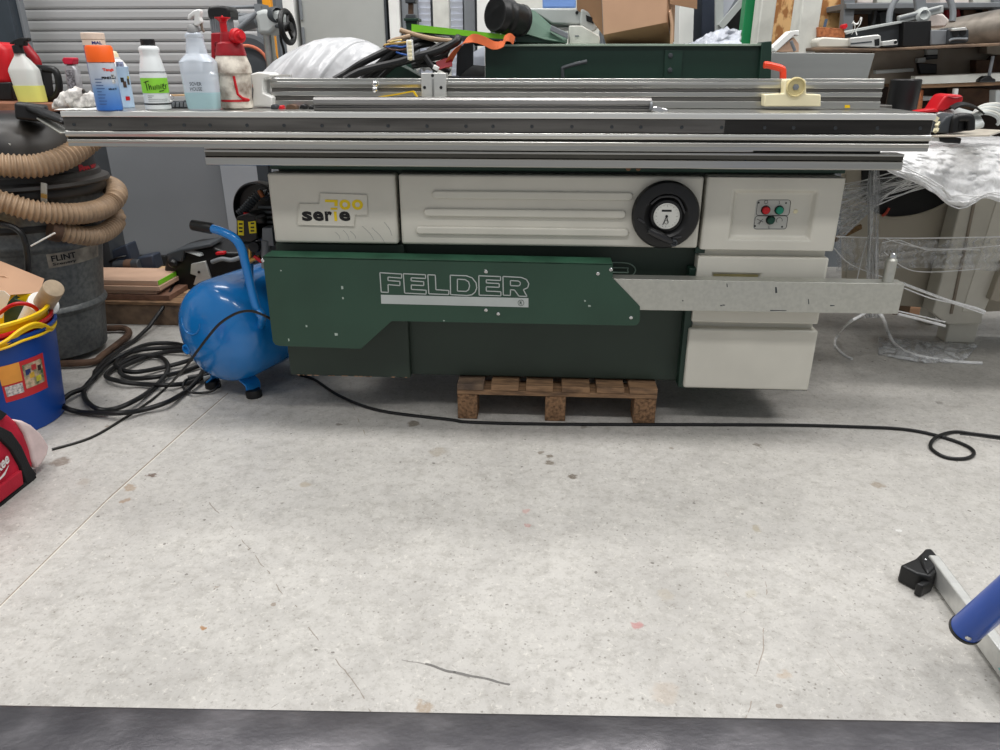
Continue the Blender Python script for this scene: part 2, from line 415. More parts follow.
# roller shutter
xs0 = at(8, 60, 4.62).x; xs1 = at(262, 40, 4.62).x
b = MB()
z = .5; pz = .0575
pr = []
while z < 2.9:
    pr += [(0, z), (-.006, z+.003), (-.010, z+.012), (-.010, z+.040), (-.008, z+.050), (0, z+.053), (.016, z+.0535), (.016, z+pz-.0004)]
    z += pz
n_ = len(pr)
b.add([(xs0, 4.62+y, z) for y, z in pr]+[(xs1, 4.62+y, z) for y, z in pr], [(i, i+1, i+1+n_, i+n_) for i in range(n_-1)])
struct('door_2', b, mat('shutter_slats', (186, 186, 186), .42, .25, var=.05, scale=4, aniso=(.3,6,6)), smooth=False, solid=.002)
dr = thing('door_guide', 'dark upright guide rail at the left edge of the roller shutter', 'guide rail', at(18, 110, 4.3)*1)
p0 = at(-14, 0, 4.3); p1 = at(8, 0, 4.3)
build('rail', MB().box((p0.x, 4.3, 0), (p1.x, 4.42, 3)), mat('rail_paint', (54, 62, 70), .4), dr, bev=.006)
build('flange', MB().box((p1.x, 4.36, 0), (p1.x+.02, 4.40, 3)), 'mid_grey', dr, bev=.003)
dr['kind'] = 'structure'; dr.name = 'trim_2'; ROOT['trim_2'] = ROOT['door_guide']

# low grey wall with dark skirting
zt_ = at(150, 128, 4.45).z
xa = -4.6; xb = at(228, 200, 4.45).x; xc = at(300, 200, 4.4).x
gw = mat('grey_wall_paint', (124, 127, 131), .32, var=.05, scale=2)
struct('wall_low', MB().box((xa, 4.45, 0), (xb, 4.53, zt_)), gw, bev=.004)
struct('wall_low_projection', MB().box((xb, 4.40, 0), (xc+2.5, 4.53, zt_)), mat('grey_wall_paint_light', (158, 162, 168), .32, var=.05, scale=2), bev=.004)
struct('baseboard_back', MB().box((xa, 4.42, 0), (xb, 4.449, .075)), 'black', bev=.003)
b = MB()
for q in ((211, 167, 4.4), (250, 176, 4.398)):
    p = at(q[0]+40, q[1], 4.39)

# door with white frame
Yd = 4.6
dl = at(302, 40, Yd).x; dh = at(386, 40, Yd).x
def vpost(x0, x1, y0, y1, z0=0, z1=3): return MB().box((x0, y0, z0), (x1, y1, z1))
dt = at(340, -40, Yd).z
d1 = build('door_1', vpost(dl, dh, Yd, Yd+.05, 0, 3.0), mat('door_grey', (168, 170, 166), .5, var=.03), bev=.004); d1['kind'] = 'structure'
for zz in (at(303, 10, Yd).z, at(303, 37, Yd).z):
    build('hinge', MB().cyl((dl+.012, Yd-.008, zz-.05), (dl+.012, Yd-.008, zz+.05), .009, 10), 'mid_grey', d1)
build('edge_strip', vpost(dh-.0, dh+.012, Yd-.004, Yd+.05, 0, 3.0), 'dark_grey', d1)
struct('trim_1', MB().box((dl-.085, Yd-.03, 0), (dl-.02, Yd+.08, 3)).box((dh+.03, Yd-.03, 0), (dh+.09, Yd+.08, 3)), 'white', bev=.004)
# window strips with blinds and posts on the right of the door
def win(name, px0, px1, m='window_blind'):
    a = at(px0, 20, 4.64).x; c = at(px1, 20, 4.64).x
    b = MB(); z = .9; pr = []
    while z < 2.6:
        pr += [(0, z), (-.012, z+.03)]; z += .032
    n_ = len(pr)
    b.add([(a, 4.64+y, z) for y, z in pr]+[(c, 4.64+y, z) for y, z in pr], [(i, i+1, i+1+n_, i+n_) for i in range(n_-1)])
    o = struct(name, b, mat('window_blind', (214, 218, 228), .6, var=.03), smooth=False, solid=.002)
    return o
win('window_1', 419, 431); win('window_2', 450, 463)
def trimpost(name, px0, px1, Y, m, dep=.08, top=3.0):
    a = at(px0, 20, Y).x; c = at(px1, 20, Y).x
    return struct(name, MB().box((a, Y, 0), (c, Y+dep, top)), m, bev=.004)
trimpost('trim_3', 402, 418, 4.6, 'mid_grey'); trimpost('trim_4', 433, 449, 4.55, 'cream_dirty')
trimpost('trim_5', 464, 475, 4.6, 'mid_grey'); trimpost('trim_6', 477, 490, 4.55, 'white')
trimpost('trim_7', 500, 600, 4.6, 'cream_dirty', .05)

# ------------------------------------------------------------------ the panel saw
ZT = 1.046
saw = thing('panel_saw', 'green and cream panel saw with long aluminium sliding table standing on the wooden pallet', 'panel saw', (0, 2.75, .14))
XL, XR = -.885, .915
YF = 2.38
def X(px, py, Y): return at(px, py, Y).x
def Z(px, py, Y): return at(px, py, Y).z
# body
b = MB().box((-.72, 2.44, .142), (.54, 3.05, .50)).box((XL+.01, 2.44, .50), (.54, 3.05, .875)).box((.54, 2.44, .16), (XR-.012, 3.05, .875))
build('base_cabinet', b, 'green_shaded', saw, bev=.006)
build('top_flange', MB().box((XL-.004, 2.405, .862), (XR+.004, 3.05, .884)), 'green', saw, bev=.003)
xl = X(288, 360, 2.42); xr = X(410, 360, 2.42)
zb = Z(350, 376, 2.42)
build('side_box', MB().box((XL-.02, 2.415, zb), (xr, 2.46, .62)), 'green_shaded', saw, bev=.004)
b = MB()
for i in range(16):
    xx = XL-.01+random.random()*(xr-XL); w = .006+random.random()*.02
    b.box((xx, 2.4146, zb+.0004), (min(xx+w, xr), 2.4152, zb+.003))
build('worn_edge', b, 'card', saw)
# cream front panels
zp0, zp1 = Z(340, 243.5, YF), .853
def panel(name, px0, px1, ribs=()):
    x0, x1 = X(px0, 210, YF), X(px1, 210, YF)
    b = MB().box((x0, YF, zp0), (x1, 2.44, zp1))
    return build(name, b, 'cream', saw, bev=.008, seg=3)
lp = panel('front_panel', 271, 396.5)
mp = panel('front_panel', 400, 701)
mb = MB()
for (y, xa_, xb_) in ((195, 432, 633), (213, 424, 626), (231, 416, 629)):
    z = Z(500, y, YF); x0 = X(xa_, y, YF); x1 = X(xb_, y, YF); h = .013
    n = 8; pts = [(x0+h-h*math.cos(t), z+h*math.sin(t)) for t in [PI/2-PI*i/n*1 for i in range(n+1)]]
    pts = [(x0+h-h*math.sin(PI*i/n), z+h*math.cos(PI*i/n)) for i in range(n+1)]+[(x1-h+h*math.sin(PI*i/n), z-h*math.cos(PI*i/n)) for i in range(n+1)]
    mb.prism([(a, YF-.009, c) for a, c in pts], (0, .011, 0))
build('rib', mb, 'cream', mp, bev=.006, seg=4)
# nameplate recess and lettering on the left panel
L = [(302,204),(319,204),(319,194),(368,194),(368,215),(355,215),(355,226),(297,226),(297,204)]
L = [(299,204),(319,204),(320,193.5),(367,195),(367.5,215),(355,214.5),(354,226),(298.5,224.5),(297,222)]
pl = build('nameplate', MB().px(L, YF-.003, .004), 'cream', lp, bev=.0012)
P = [at(x, y, YF-.0035) for x, y in L]
build('nameplate_rim', MB().tube(P+[P[0]], .0016, 6), 'cream', lp)
def fl(s, px, py, w, h, m, par, nm, Y, bold=.03, rx=None):
    a = at(px-w/2, py, Y); c = at(px+w/2, py, Y); hh = (at(px, py-h/2, Y)-at(px, py+h/2, Y)).length
    build(nm, text_flat(MB(), s, at(px, py, Y), (c-a).length, hh, bold), m, par, smooth=False)
blk = mat('lettering_black', (12, 12, 13), .5, var=.02)
ylw = mat('lettering_yellow', (226, 196, 12), .5, var=.02)
YL = YF-.0036
for s, px, w in (('s', 307, 10.2), ('e', 318.3, 10.8), ('r', 328.6, 7.4), ('e', 344.7, 11.2)):
    fl(s, px, 216.2, w, 9.8, blk, lp, 'letter', YL, .042)
for s, px, w in (('0', 344.9, 10.5), ('0', 357.4, 10.5)):
    fl('o', px, 204.7, 11.3, 10.4, ylw, lp, 'digit', YL, .03)
def pbox(px0, py0, px1, py1, Y, t=.0006, mb=None):
    a = at(px0, py0, Y); c = at(px1, py1, Y); return (mb or MB()).box((a.x, Y-t, c.z), (c.x, Y, a.z))
b = MB().px([(325,199.5),(337.7,199.8),(337.7,206.2),(334.4,206.1),(334.4,202.4),(325,202)], YL, -.0006)
build('digit', b, ylw, lp); b = pbox(330.5, 207.7, 337.5, 209.8, YL); pbox(333.8, 211.5, 337.3, 221, YL, mb=b)
build('letter', b, ylw, lp)
# scratches
b = MB()
for (x0, y0, x1, y1) in ((372,228,385,243),(362,226,374,240),(350,231,356,239),(343,230,349,240),(384,222,392,236),(335,232,340,239)):
    b.tube(spline([at(x0, y0, YF-.0002), at((x0+x1)/2+1.5, (y0+y1)/2, YF-.0002), at(x1, y1, YF-.0002)], 4), .0005, 4)
build('scratch', b, 'mid_grey', lp)
# handwheel
hc = at(666, 215.5, YF-.03)
hw = build('handwheel', MB().lathe([(.100,0),(.105,.008),(.105,.022),(.100,.032),(.091,.036),(.068,.036),(.060,.030),(.052,.026),(.048,.038),(.041,.040),(.001,.040)], (hc.x, YF-.001, hc.z), (0,-1,0), 48), 'black', saw)
for pts_ in ([(-.086,-.010),(-.066,-.022)], [(.026,-.070),(.052,-.064)], [(-.050,.036),(-.02,.058),(.028,.054),(.056,.01)]):
    build('handwheel_groove', MB().tube(spline([(hc.x+a, YF-.0385, hc.z+c) for a, c in pts_], 6), .0032, 8), mat('groove_grey', (52,52,54), .3), hw)
di = build('dial', MB().lathe([(.040,0),(.040,.003),(.038,.004),(.0375,.002),(.001,.002)], (hc.x, YF-.0405, hc.z), (0,-1,0), 40), mat('dial_face', (206, 206, 200), .35, var=.03), hw)
b = MB()
for k in range(20):
    a = 2*PI*k/20; r0 = .032 if k % 5 else .029
    b.bar((hc.x+r0*math.cos(a), YF-.0428, hc.z+r0*math.sin(a)), (hc.x+.0345*math.cos(a), YF-.0428, hc.z+.0345*math.sin(a)), .0008, .0004, (0,1,0))
b.box((hc.x-.016, YF-.0432, hc.z+.014), (hc.x+.014, YF-.0425, hc.z+.020))
b.lathe([(.004,0),(.004,.003)], (hc.x, YF-.0425, hc.z), (0,-1,0), 12).bar((hc.x, YF-.044, hc.z), (hc.x-.010, YF-.044, hc.z-.026), .002, .001, (0,1,0)).bar((hc.x, YF-.044, hc.z), (hc.x+.006, YF-.044, hc.z-.020), .002, .001, (0,1,0))
b.tube([(hc.x+.001+.006*math.cos(a), YF-.0434, hc.z-.018+.006*math.sin(a)) for a in [2*PI*i/14 for i in range(15)]], .0006, 5)
build('dial_marking', b, blk, di)
g0 = at(648, 230, YF-.058); g1 = at(672, 242, YF-.058)
b = MB().tube([g0, g0.lerp(g1,.05), g0.lerp(g1,.5), g0.lerp(g1,.9), g1], .012, 14, rf=lambda i: (.008,.012,.0135,.010,.006)[i])
gr = build('grip', b, mat('grip_black', (40, 40, 42), .2), hw)
build('grip_end', MB().lathe([(.011,0),(.011,.012),(.007,.014),(.005,.008),(.001,.008)], at(673.5, 242.5, YF-.045), (0,-1,0), 18), 'dark_grey', gr)

# control column
def recess_plate(mb, x0, x1, z0, z1, i, s, d, yf, yb):
    ix0, ix1, iz0, iz1 = i
    o = [(x0,yf,z0),(x1,yf,z0),(x1,yf,z1),(x0,yf,z1)]; a = [(ix0,yf,iz0),(ix1,yf,iz0),(ix1,yf,iz1),(ix0,yf,iz1)]
    c = [(ix0+s,yf+d,iz0+s),(ix1-s,yf+d,iz0+s),(ix1-s,yf+d,iz1-s),(ix0+s,yf+d,iz1-s)]; e = [(p[0],yb,p[2]) for p in o]
    f = []
    for k in range(4):
        k2 = (k+1)%4; f += [(k,k2,4+k2,4+k),(4+k,4+k2,8+k2,8+k),(12+k,12+k2,k2,k)]
    f += [(8,9,10,11),(15,14,13,12)]
    return mb.add(o+a+c+e, f)
cx0 = X(704, 210, YF); cz0 = Z(760, 250.5, YF)
b = recess_plate(MB(), cx0, XR, cz0, .853, (X(731,215,YF), X(815,215,YF), Z(770,241,YF), Z(770,190,YF)), .012, .020, YF, 2.44)
cp = build('control_panel', b, 'cream', saw, bev=.005, seg=3)
Yc = YF+.0195
def rrect(px0, py0, px1, py1, Y, r=2.5, sl=0):
    out = []
    for cx, cy, a0 in ((px1-r, py0+r, -90), (px1-r, py1-r, 0), (px0+r, py1-r, 90), (px0+r, py0+r, 180)):
        for k in range(4):
            a = R(a0+30*k); x = cx+r*math.cos(a); y = cy+r*math.sin(a); out.append(at(x-(y-215)*sl, y, Y))
    return out
bp_ = build('button_plate', MB().prism(rrect(754.5, 199.5, 788.5, 229.5, Yc, 3, .13), (0, .002, 0)), mat('button_plate', (186, 186, 180), .45), cp)
b = MB()
for r in ((756, 200, 789, 215.5), (755.5, 216, 788, 229)):
    q = rrect(*r, Yc-.0003, 2.5, .13); b.tube(q+[q[0]], .0007, 5)
for (px, py) in ((758.7,202.7),(786,203),(755,226),(782,226.8)): b.lathe([(.0028,0),(.0028,.001)], at(px, py, Yc), (0,-1,0), 10)
q = at(766, 202, Yc-.0004); b.tube([(q.x+.0055*math.cos(a), q.y, q.z+.0055*math.sin(a)) for a in [2*PI*i/14 for i in range(15)]], .0006, 5)
b.tube([at(779.3, 200.8, Yc-.0004), at(779.3, 204, Yc-.0004)], .0007, 5)
q = at(779.3, 220.5, Yc-.0004); b.tube([(q.x+.009*math.cos(a), q.y, q.z+.009*math.sin(a)) for a in [PI*1.35*i/14-.3 for i in range(15)]], .0007, 5)
b.tube([at(768.8, 226, Yc-.0004), at(769, 229, Yc-.0004)], .0007, 5)
for (a_, c_) in (((757,219),(763,222)),((763,219),(757.5,224)),((759,224.5),(761,221))): b.tube([at(*a_, Yc-.0004), at(*c_, Yc-.0004)], .0007, 5)
build('button_marking', b, blk, bp_)
def button(px, py, col, nm, lab):
    p = at(px, py, Yc)
    r = build('button', MB().lathe([(.0142,0),(.0142,.004),(.0128,.006),(.0125,.003),(.001,.003)], p, (0,-1,0), 24), 'black', cp)
    k = build('button_cap', MB().lathe([(.0118,0),(.0115,.009),(.010,.011),(.001,.0115)], (p.x, p.y-.002, p.z), (0,-1,0), 24), col, r)
    r['label'] = lab
button(765.5, 210, mat('button_red', (200, 20, 30), .4), 'button_red', 'red stop button')
button(779, 210, mat('button_green', (20, 140, 112), .4), 'button_green', 'bright green button')
button(770.3, 220, mat('button_dark', (8, 66, 50), .4), 'button_dark', 'dark green button below the other two')
build('cover_plug', MB().lathe([(.007,0),(.006,.0012),(.001,.0015)], at(795.6, 211.5, Yc), (0,-1,0), 16), 'ivory', cp)
# lower column blocks
z1 = Z(760, 257.5, YF); z0 = Z(760, 323.5, YF)
b = recess_plate(MB(), X(697,270,YF), XR-.008, z0, z1, (X(712,276,YF), X(761,276,YF), Z(740,283,YF), Z(740,273,YF)), .004, .012, YF, 2.44)
c2 = build('front_panel', b, 'cream', saw, bev=.006, seg=3)
build('slot_liner', MB().box((X(714,276,YF), YF+.0105, Z(740,281,YF)), (X(759,276,YF), YF+.012, Z(740,275,YF))), mat('slot_yellow', (206, 192, 136), .6), c2)
z1 = Z(760, 329.5, YF); z0 = Z(750, 389, YF)
build('front_panel', MB().box((X(686,360,YF), YF-.004, z0), (XR-.004, 2.6, z1)), 'cream', saw, bev=.007, seg=3)
build('inner_column', MB().box((X(690,360,YF), YF+.028, .16), (XR-.014, 2.46, .855)), 'cream', saw, bev=.003)
build('lower_edge', MB().box((X(683,360,YF), YF+.01, z0-.006), (XR-.002, 2.6, z0+.012)).box((X(683,360,YF)-.006, YF+.012, z0-.004), (X(686,360,YF)+.01, 2.6, .56)), 'green_dark', saw, bev=.002)
build('splash_lip', MB().box((X(700,250,YF)-.01, 2.40, z1+.25), (X(700,250,YF)+.02, 2.46, zp0-.001)), 'green_dark', saw)
b = MB()
for px in (628, 638):
    b.lathe([(.008,0),(.007,.0008),(.001,.001)], (X(px,174,2.405), 2.405, .873), (0,-1,0), 10)
build('paint_chip', b, 'card_in', saw)

# beam with the maker's name
YBm = 2.30
pol = [(262.5,256.5),(612.8,264),(612.8,278),(640,306.5),(640,320),(639,323),(636.5,325.3),(633,325.8),(391.5,321.2),(361,349),(279,346),(275,344.5),(272.6,341)]
bm_ = build('outrigger_beam', MB().px(pol, YBm, .003), 'green', saw, bev=.001)
a = at(262.5,256.5,YBm); c = at(612.8,264,YBm)
build('beam_top', MB().prism([(a.x, YBm, a.z), (c.x, YBm, c.z), (c.x, YBm, c.z-.004), (a.x, YBm, a.z-.004)], (0, .085, 0)), mat('green_paint_pale', (66, 112, 88), .35, var=.25, scale=10), bm_, bev=.001)  # paler, mottled green on the beam's top face
build('beam_web', MB().box((a.x+.05, YBm+.02, .42), (c.x-.06, 2.42, a.z-.02)), 'green_dark', bm_)
# outlined letters
FP = lambda x, y: at(370+x/5.882, 240+y/5.878, YBm-.0012)
glyph = [
 [(58,192),(186,200),(186,224),(106,218),(106,238),(176,243),(176,268),(106,262),(108,308),(66,306)],
 [(196,198),(326,204),(327,226),(242,222),(242,240),(316,245),(316,268),(243,264),(243,290),(330,295),(330,318),(204,312)],
 [(340,204),(384,206),(388,292),(464,297),(463,321),(346,316)],
 [(472,207),(566,210),(600,222),(624,252),(628,282),(618,306),(600,322),(570,326),(474,321)],
 [(514,230),(560,233),(580,246),(586,268),(580,292),(566,302),(514,300)],
 [(640,210),(768,215),(768,238),(684,234),(684,252),(760,256),(760,278),(684,275),(684,300),(770,304),(770,328),(642,324)],
 [(782,214),(890,220),(920,232),(934,256),(928,280),(902,292),(924,332),(876,330),(850,294),(826,292),(826,326),(784,324)],
 [(826,238),(872,241),(884,249),(884,262),(874,270),(826,268)],
]
sil = mat('silver_vinyl', (186, 192, 190), .4, .2, var=.05)
for g in glyph:
    if g is glyph[4] or g is glyph[7]: continue
    q = [FP(*p) for p in g]; b = MB(); qq = q+[q[0]]
    for u_, v_ in zip(qq, qq[1:]): b.bar(u_, v_, .0032, .0008, (0,1,0))
    if g is glyph[3]: 
        q = [FP(*p) for p in glyph[4]]; qq = q+[q[0]]
        for u_, v_ in zip(qq, qq[1:]): b.bar(u_, v_, .0032, .0008, (0,1,0))
    if g is glyph[6]:
        q = [FP(*p) for p in glyph[7]]; qq = q+[q[0]]
        for u_, v_ in zip(qq, qq[1:]): b.bar(u_, v_, .0032, .0008, (0,1,0))
    build('letter', b, sil, bm_)
build('underline_bar', MB().prism([FP(*p) for p in ((64,322),(932,342),(932,396),(66,374))], (0, .001, 0)), sil, bm_)
q = FP(888, 369); b = MB().tube([(q.x+.0095*math.cos(a), q.y-.0008, q.z+.0095*math.sin(a)) for a in [2*PI*i/18 for i in range(19)]], .0006, 5)
text_flat(b, 'R', (q.x, q.y-.001, q.z), .008, .010, .02)
build('registered_mark', b, mat('green_mark', (40, 62, 52), .5), bm_)
def screw(px, py, Y, par, r=.006, m='chrome'):
    p = at(px, py, Y)
    s_ = build('screw', MB().lathe([(r,0),(r*.95,.002),(r*.6,.0035),(r*.45,.0035),(r*.4,.001),(.0005,.001)], p, (0,-1,0), 14), m, par)
for q in ((486,271.5),(486,310),(498.3,313.7),(598,273.5),(611,269.5),(631,317.5),(262.8,260.5)): screw(q[0], q[1], YBm, bm_)
ems = mat('emblem_outline', (120, 140, 128), .5, var=.05)
b = MB()
for o_ in (0, 5):
    b.tube(spline([at(606, 262.5+o_, 2.4385), at(624, 262.8+o_, 2.4385), at(632-o_*.8, 265+o_*.6, 2.4385), at(635.5-o_*1.6, 270, 2.4385), at(632-o_*.8, 275.5-o_*.6, 2.4385), at(624, 277.5-o_, 2.4385), at(606, 277.3-o_, 2.4385)], 6), .0022, 6)
build('emblem', b, ems, saw)
chip_m = mat('paint_chip', (176, 190, 180), .6)
for (x0_, y0_, x1_, y1_) in ((280,270,281,271),(341,286,342.5,289),(342,297,343,299),(305.5,325,306.5,327),(334.5,333,337,335.5),(288,338.5,288.6,341),(443,320,444,321),(584,300,585,301.5),(588,305,590,306.5)):
    build('paint_chip', MB().px([(x0_,y0_),(x1_+.6,y0_+.3),(x1_+.9,y1_),(x0_+.4,y1_+.3)], YBm-.0004, .0006), chip_m, bm_)
# silver outrigger arm with its pin
YA = YBm+.004
pa = [(596,278.5),(905,284),(898,314),(600,309.5)]
ar = build('outrigger_arm', MB().px(pa, YA, .055), 'galv', saw, bev=.0015)
e0 = at(905,284,YA); 
for (x0_, y0_, x1_, y1_) in ((726.5,283.5,727,287),(775,287,776.5,293),(808,299,808.5,304),(720,305,722,306),(722.5,304.5,724.5,305.5),(830,305,834,306),(682,300,683,301.2),(770,310,786,310.8)):
    build('scuff', MB().px([(x0_,y0_),(x1_+.3,y0_+.2),(x1_+.8,y1_),(x0_+.3,y1_+.2)], YA-.0004, .0006), 'dark_grey', ar)
pn = at(888, 279, YA+.028)
pin = build('arm_pin', MB().lathe([(.017,0),(.017,.004),(.0165,.006),(.0165,.068),(.012,.074),(.010,.076)], (pn.x, pn.y, e0.z), (0.0,0,1), 24), 'galv', saw)
build('pin_stop', MB().lathe([(.010,0),(.012,.004),(.010,.014),(.004,.018)], (pn.x, pn.y, e0.z+.074), (0,0,1), 16), 'chrome', pin)
# sliding table
XS0, XS1 = -1.441, 1.074
YS = 2.24
pr = [(.006,0),(0,-.003),(0,-.016),(.008,-.018),(.008,-.054),(-.001,-.057),(-.004,-.064),(-.001,-.072),(.006,-.074),(.006,-.079),(0,-.081),(.001,-.088),(.003,-.090),(.003,-.101),(.012,-.102),(.35,-.102),(.35,0)]
sl = build('sliding_table', MB().profx([(y, z) for y, z in pr], XS0, XS1, YS, ZT), 'alu', saw, smooth=False, bev=.0008, seg=1)
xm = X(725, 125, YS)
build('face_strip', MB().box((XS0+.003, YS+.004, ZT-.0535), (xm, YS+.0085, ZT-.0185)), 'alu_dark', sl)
build('face_strip', MB().box((xm, YS+.004, ZT-.0535), (XS1-.003, YS+.0085, ZT-.0185)), mat('alu_black', (66, 64, 62), .4, .9, var=.2, scale=6, aniso=(.5,8,8)), sl)  # right stretch of the strip in a blacker tone
scr0 = None
for px in (74,110,146,184,210,247,284,322,349,388,427,466,493,532,572,612,641,682,722,765,794,836,878,921):
    p = at(px, 124.5, YS+.004)
    if scr0 is None:
        scr0 = build('screw', MB().lathe([(.005,0),(.005,.0015),(.0045,.002),(.0035,.0005),(.001,.0005)], p, (0,-1,0), 12), 'dark_grey', sl); sx0 = p.x
    else:
        s_ = scr0.copy(); COL.objects.link(s_); s_.parent = sl; s_.location.x = p.x-sx0
# top lip: its highlight is put into a paler aluminium colour
lipm = mat('alu_lip_highlight', (226, 226, 222), .32, .55, var=.05, scale=4, aniso=(.4,8,8))
build('top_lip', MB().profx([(-.0015,-.001),(-.0022,-.004),(-.0022,-.014),(-.0012,-.0165),(.002,-.0165),(.002,-.001)], XS0-.0005, XS1+.0005, YS, ZT+.0003), lipm, sl, smooth=False)
grv = mat('alu_groove_shade', (44, 42, 38), .6, .3, var=.2, aniso=(.5,8,8))  # dark colour standing in for the shade inside the recess
build('groove_shade', MB().box((XS0+.002, YS+.0052, ZT-.0802), (XS1-.002, YS+.0066, ZT-.0738)), grv, sl)
build('end_cap', MB().box((XS0-.004, YS+.010, ZT-.1), (XS0, YS+.34, ZT-.004)), 'alu_dark', sl)
build('upper_rail', MB().box((X(205,150,2.29), 2.285, .9365), (X(753,150,2.29), 2.34, .9445)), 'alu', saw, bev=.001)
pr = [(.0,0),(0,-.006),(.008,-.010),(.008,-.018),(0,-.022),(.0,-.043),(.004,-.046),(.06,-.046),(.06,0)]
build('lower_rail', MB().profx(pr, X(206,160,2.3), X(903,160,2.3), 2.295, .932), 'alu', saw, smooth=False, bev=.0008, seg=1)
build('rail_groove_shade', MB().box((X(206,160,2.3)+.002, 2.2955, .914), (X(903,160,2.3)-.002, 2.3034, .9265)), mat('alu_shadow', (96, 94, 88), .5, .8, var=.2, scale=5, aniso=(.5,8,8)), saw)  # recess shade painted as a dark strip along the rail
build('rail_web', MB().box((-.95, 2.33, .885), (.98, 2.42, .945)), 'dark_grey', saw)
build('saw_top', MB().box((-.80, 2.60, .90), (.86, 3.1, ZT-.002)), 'alu_dark', saw, bev=.003)
build('extension_table', MB().box((-1.02, 2.60, .99), (-.801, 3.3, ZT-.002)), 'alu_dark', saw, bev=.003)
build('extension_table', MB().box((.861, 2.80, .99), (1.19, 2.95, ZT-.002)), 'alu_dark', saw, bev=.003)

# ------------------------------------------------------------------ pallet under the saw
YP = 2.375
pal = thing('pallet', 'wooden pallet carrying the panel saw', 'pallet', (.05, 2.6, 0))
top = .137; tb = .022
for (a_, c_) in ((457,483.5),(491,518.5),(526,553),(562,590),(597,624.5),(630,658)):
    x0 = X(a_, 385, YP); x1 = X(c_, 388, YP)
    build('top_board', MB().box((x0, YP, top-tb), (x1, YP+.95, top)), 'wood_grey' if a_ in (457,) else 'wood', pal, bev=.002)
x0 = X(457, 390, YP); x1 = X(658, 390, YP)
for yy in (0, .43, .85): build('stringer', MB().box((x0, YP+yy+.002, top-tb-.018), (x1, YP+yy+.1, top-tb)), 'wood', pal, bev=.002)
for (a_, c_) in ((457.5,477),(545,565.5),(634,656)):
    for yy in (0, .43, .85):
        build('block', MB().box((X(a_, 410, YP), YP+.004+yy, 0), (X(c_, 410, YP), YP+.1+yy, top-tb-.018)), 'chip', pal, bev=.003)

# ------------------------------------------------------------------ cable on the floor
def floor_path(pts, z=.006, n=8, closed=False): return spline([onz(x, y, z if len(q)<3 else q[2]) for q in pts for x, y in [q[:2]]], n, closed)
pts = [(300,375),(315,380),(340,396),(380,410.5),(450,419.5),(470,422),(550,424),(700,424.5),(790,425),(850,426.5),(902,429),(937,435.5),(965,445,.006),(974,453),(965,458.5),(945,457),(931,448),(935,438,.014),(953,432),(975,434),(1000,437),(1060,444),(1150,452),(1300,455),(1500,440)]
single('power_cable', MB().tube([Vector((p.x, p.y, max(p.z, .006))) for p in floor_path(pts)], .0058, 8), 'rubber', 'black power cable on the floor before the pallet with a loop at the right', 'cable')
single('wire', MB().tube(floor_path([(960,434.5),(975,436),(1000,439.5),(1050,446),(1150,457),(1300,462)], .0115), .0018, 6), 'rubber', 'thin dark wire beside the end of the looped black cable at the right edge', 'wire')
def atx(px, py, Xp):
    x, y, z = _ray(px, py); t = Xp/x
    return Vector((Xp, y*t, H+z*t))
def ribbed(pts, r, amp=.10, pitch=.0175, seg=24, step=.0029):
    # resample along the path and ripple the radius
    P = spline(pts, 24); out = [P[0]]; acc = 0
    for a, c in zip(P, P[1:]):
        L = (c-a).length; d = step-acc
        while d <= L:
            out.append(a.lerp(c, d/L)); d += step
        acc = (acc+L) % step
    return MB().tube(out, r, seg, rf=lambda i: r*(1+amp*math.cos(2*PI*i*step/pitch)))
def W(px, py, Y, w): return (at(px+w/2, py, Y)-at(px-w/2, py, Y)).length   # real width of w pixels there

# ================================================================== floor, left side
# ---- drum vacuum
vc = Vector((-2.13, 2.94, 0))
vac = thing('drum_vacuum', 'large grey galvanised drum vacuum with black motor head and tan hose wound round it', 'vacuum cleaner', (vc.x, vc.y, 0))
zz = lambda y: at(70, y, 2.72).z
dr = build('drum', MB().lathe([(.190,.030),(.194,.034),(.216,.215),(.226,.224),(.231,.235),(.227,.246),(.220,.254),(.258,.49),(.268,.50),(.272,.51),(.272,.525),(.266,.535),(.266,.58),(.26,.58),(.26,.56),(.001,.56)], vc, seg=56), 'drum', vac)
# label band on the drum
ca = math.atan2(-vc.y, -vc.x)      # direction towards the camera side
a0 = ca+.12; a1 = ca+1.08
def rz(z): return .220+(z-.254)*(.258-.220)/.236+.0014
zl0, zl1 = .428, .486
lb = build('drum_label', MB().grid(lambda u, v: (vc.x+(rz(zl0+(zl1-zl0)*v))*math.cos(a0+(a1-a0)*u), vc.y+(rz(zl0+(zl1-zl0)*v))*math.sin(a0+(a1-a0)*u), zl0+(zl1-zl0)*v), 20, 1), mat('worn_label', (176, 166, 150), .7, var=.3, scale=14, col2=(110, 104, 96)), dr)
b = MB(); text_cyl(b, 'FLINT', (vc.x, vc.y), rz(.47)+.0016, a0+.24, .466, .095, .023, .025)
text_cyl(b, 'Scenery', (vc.x, vc.y), rz(.45)+.0016, a0+.24, .441, .092, .014, .02)
build('lettering', b, blk, lb)
build('upper_ring', MB().lathe([(.268,.58),(.272,.60),(.300,.70),(.304,.71),(.001,.71)], vc, seg=56), 'drum', vac)
build('ring_band', MB().lathe([(.262,.575),(.276,.575),(.280,.585),(.276,.600),(.262,.600)], vc, seg=56).lathe([(.290,.700),(.312,.700),(.316,.712),(.312,.732),(.290,.735)], vc, seg=56), 'black_dusty', vac)
hd = build('motor_head', MB().lathe([(.328,.735),(.334,.742),(.330,.754),(.304,.764),(.300,.782),(.290,.786),(.290,.80),(.288,.84),(.280,.89),(.262,.935),(.222,.975),(.16,.998),(.08,1.006),(.001,1.008)], vc, seg=56), 'black_dusty', vac)
tq = None
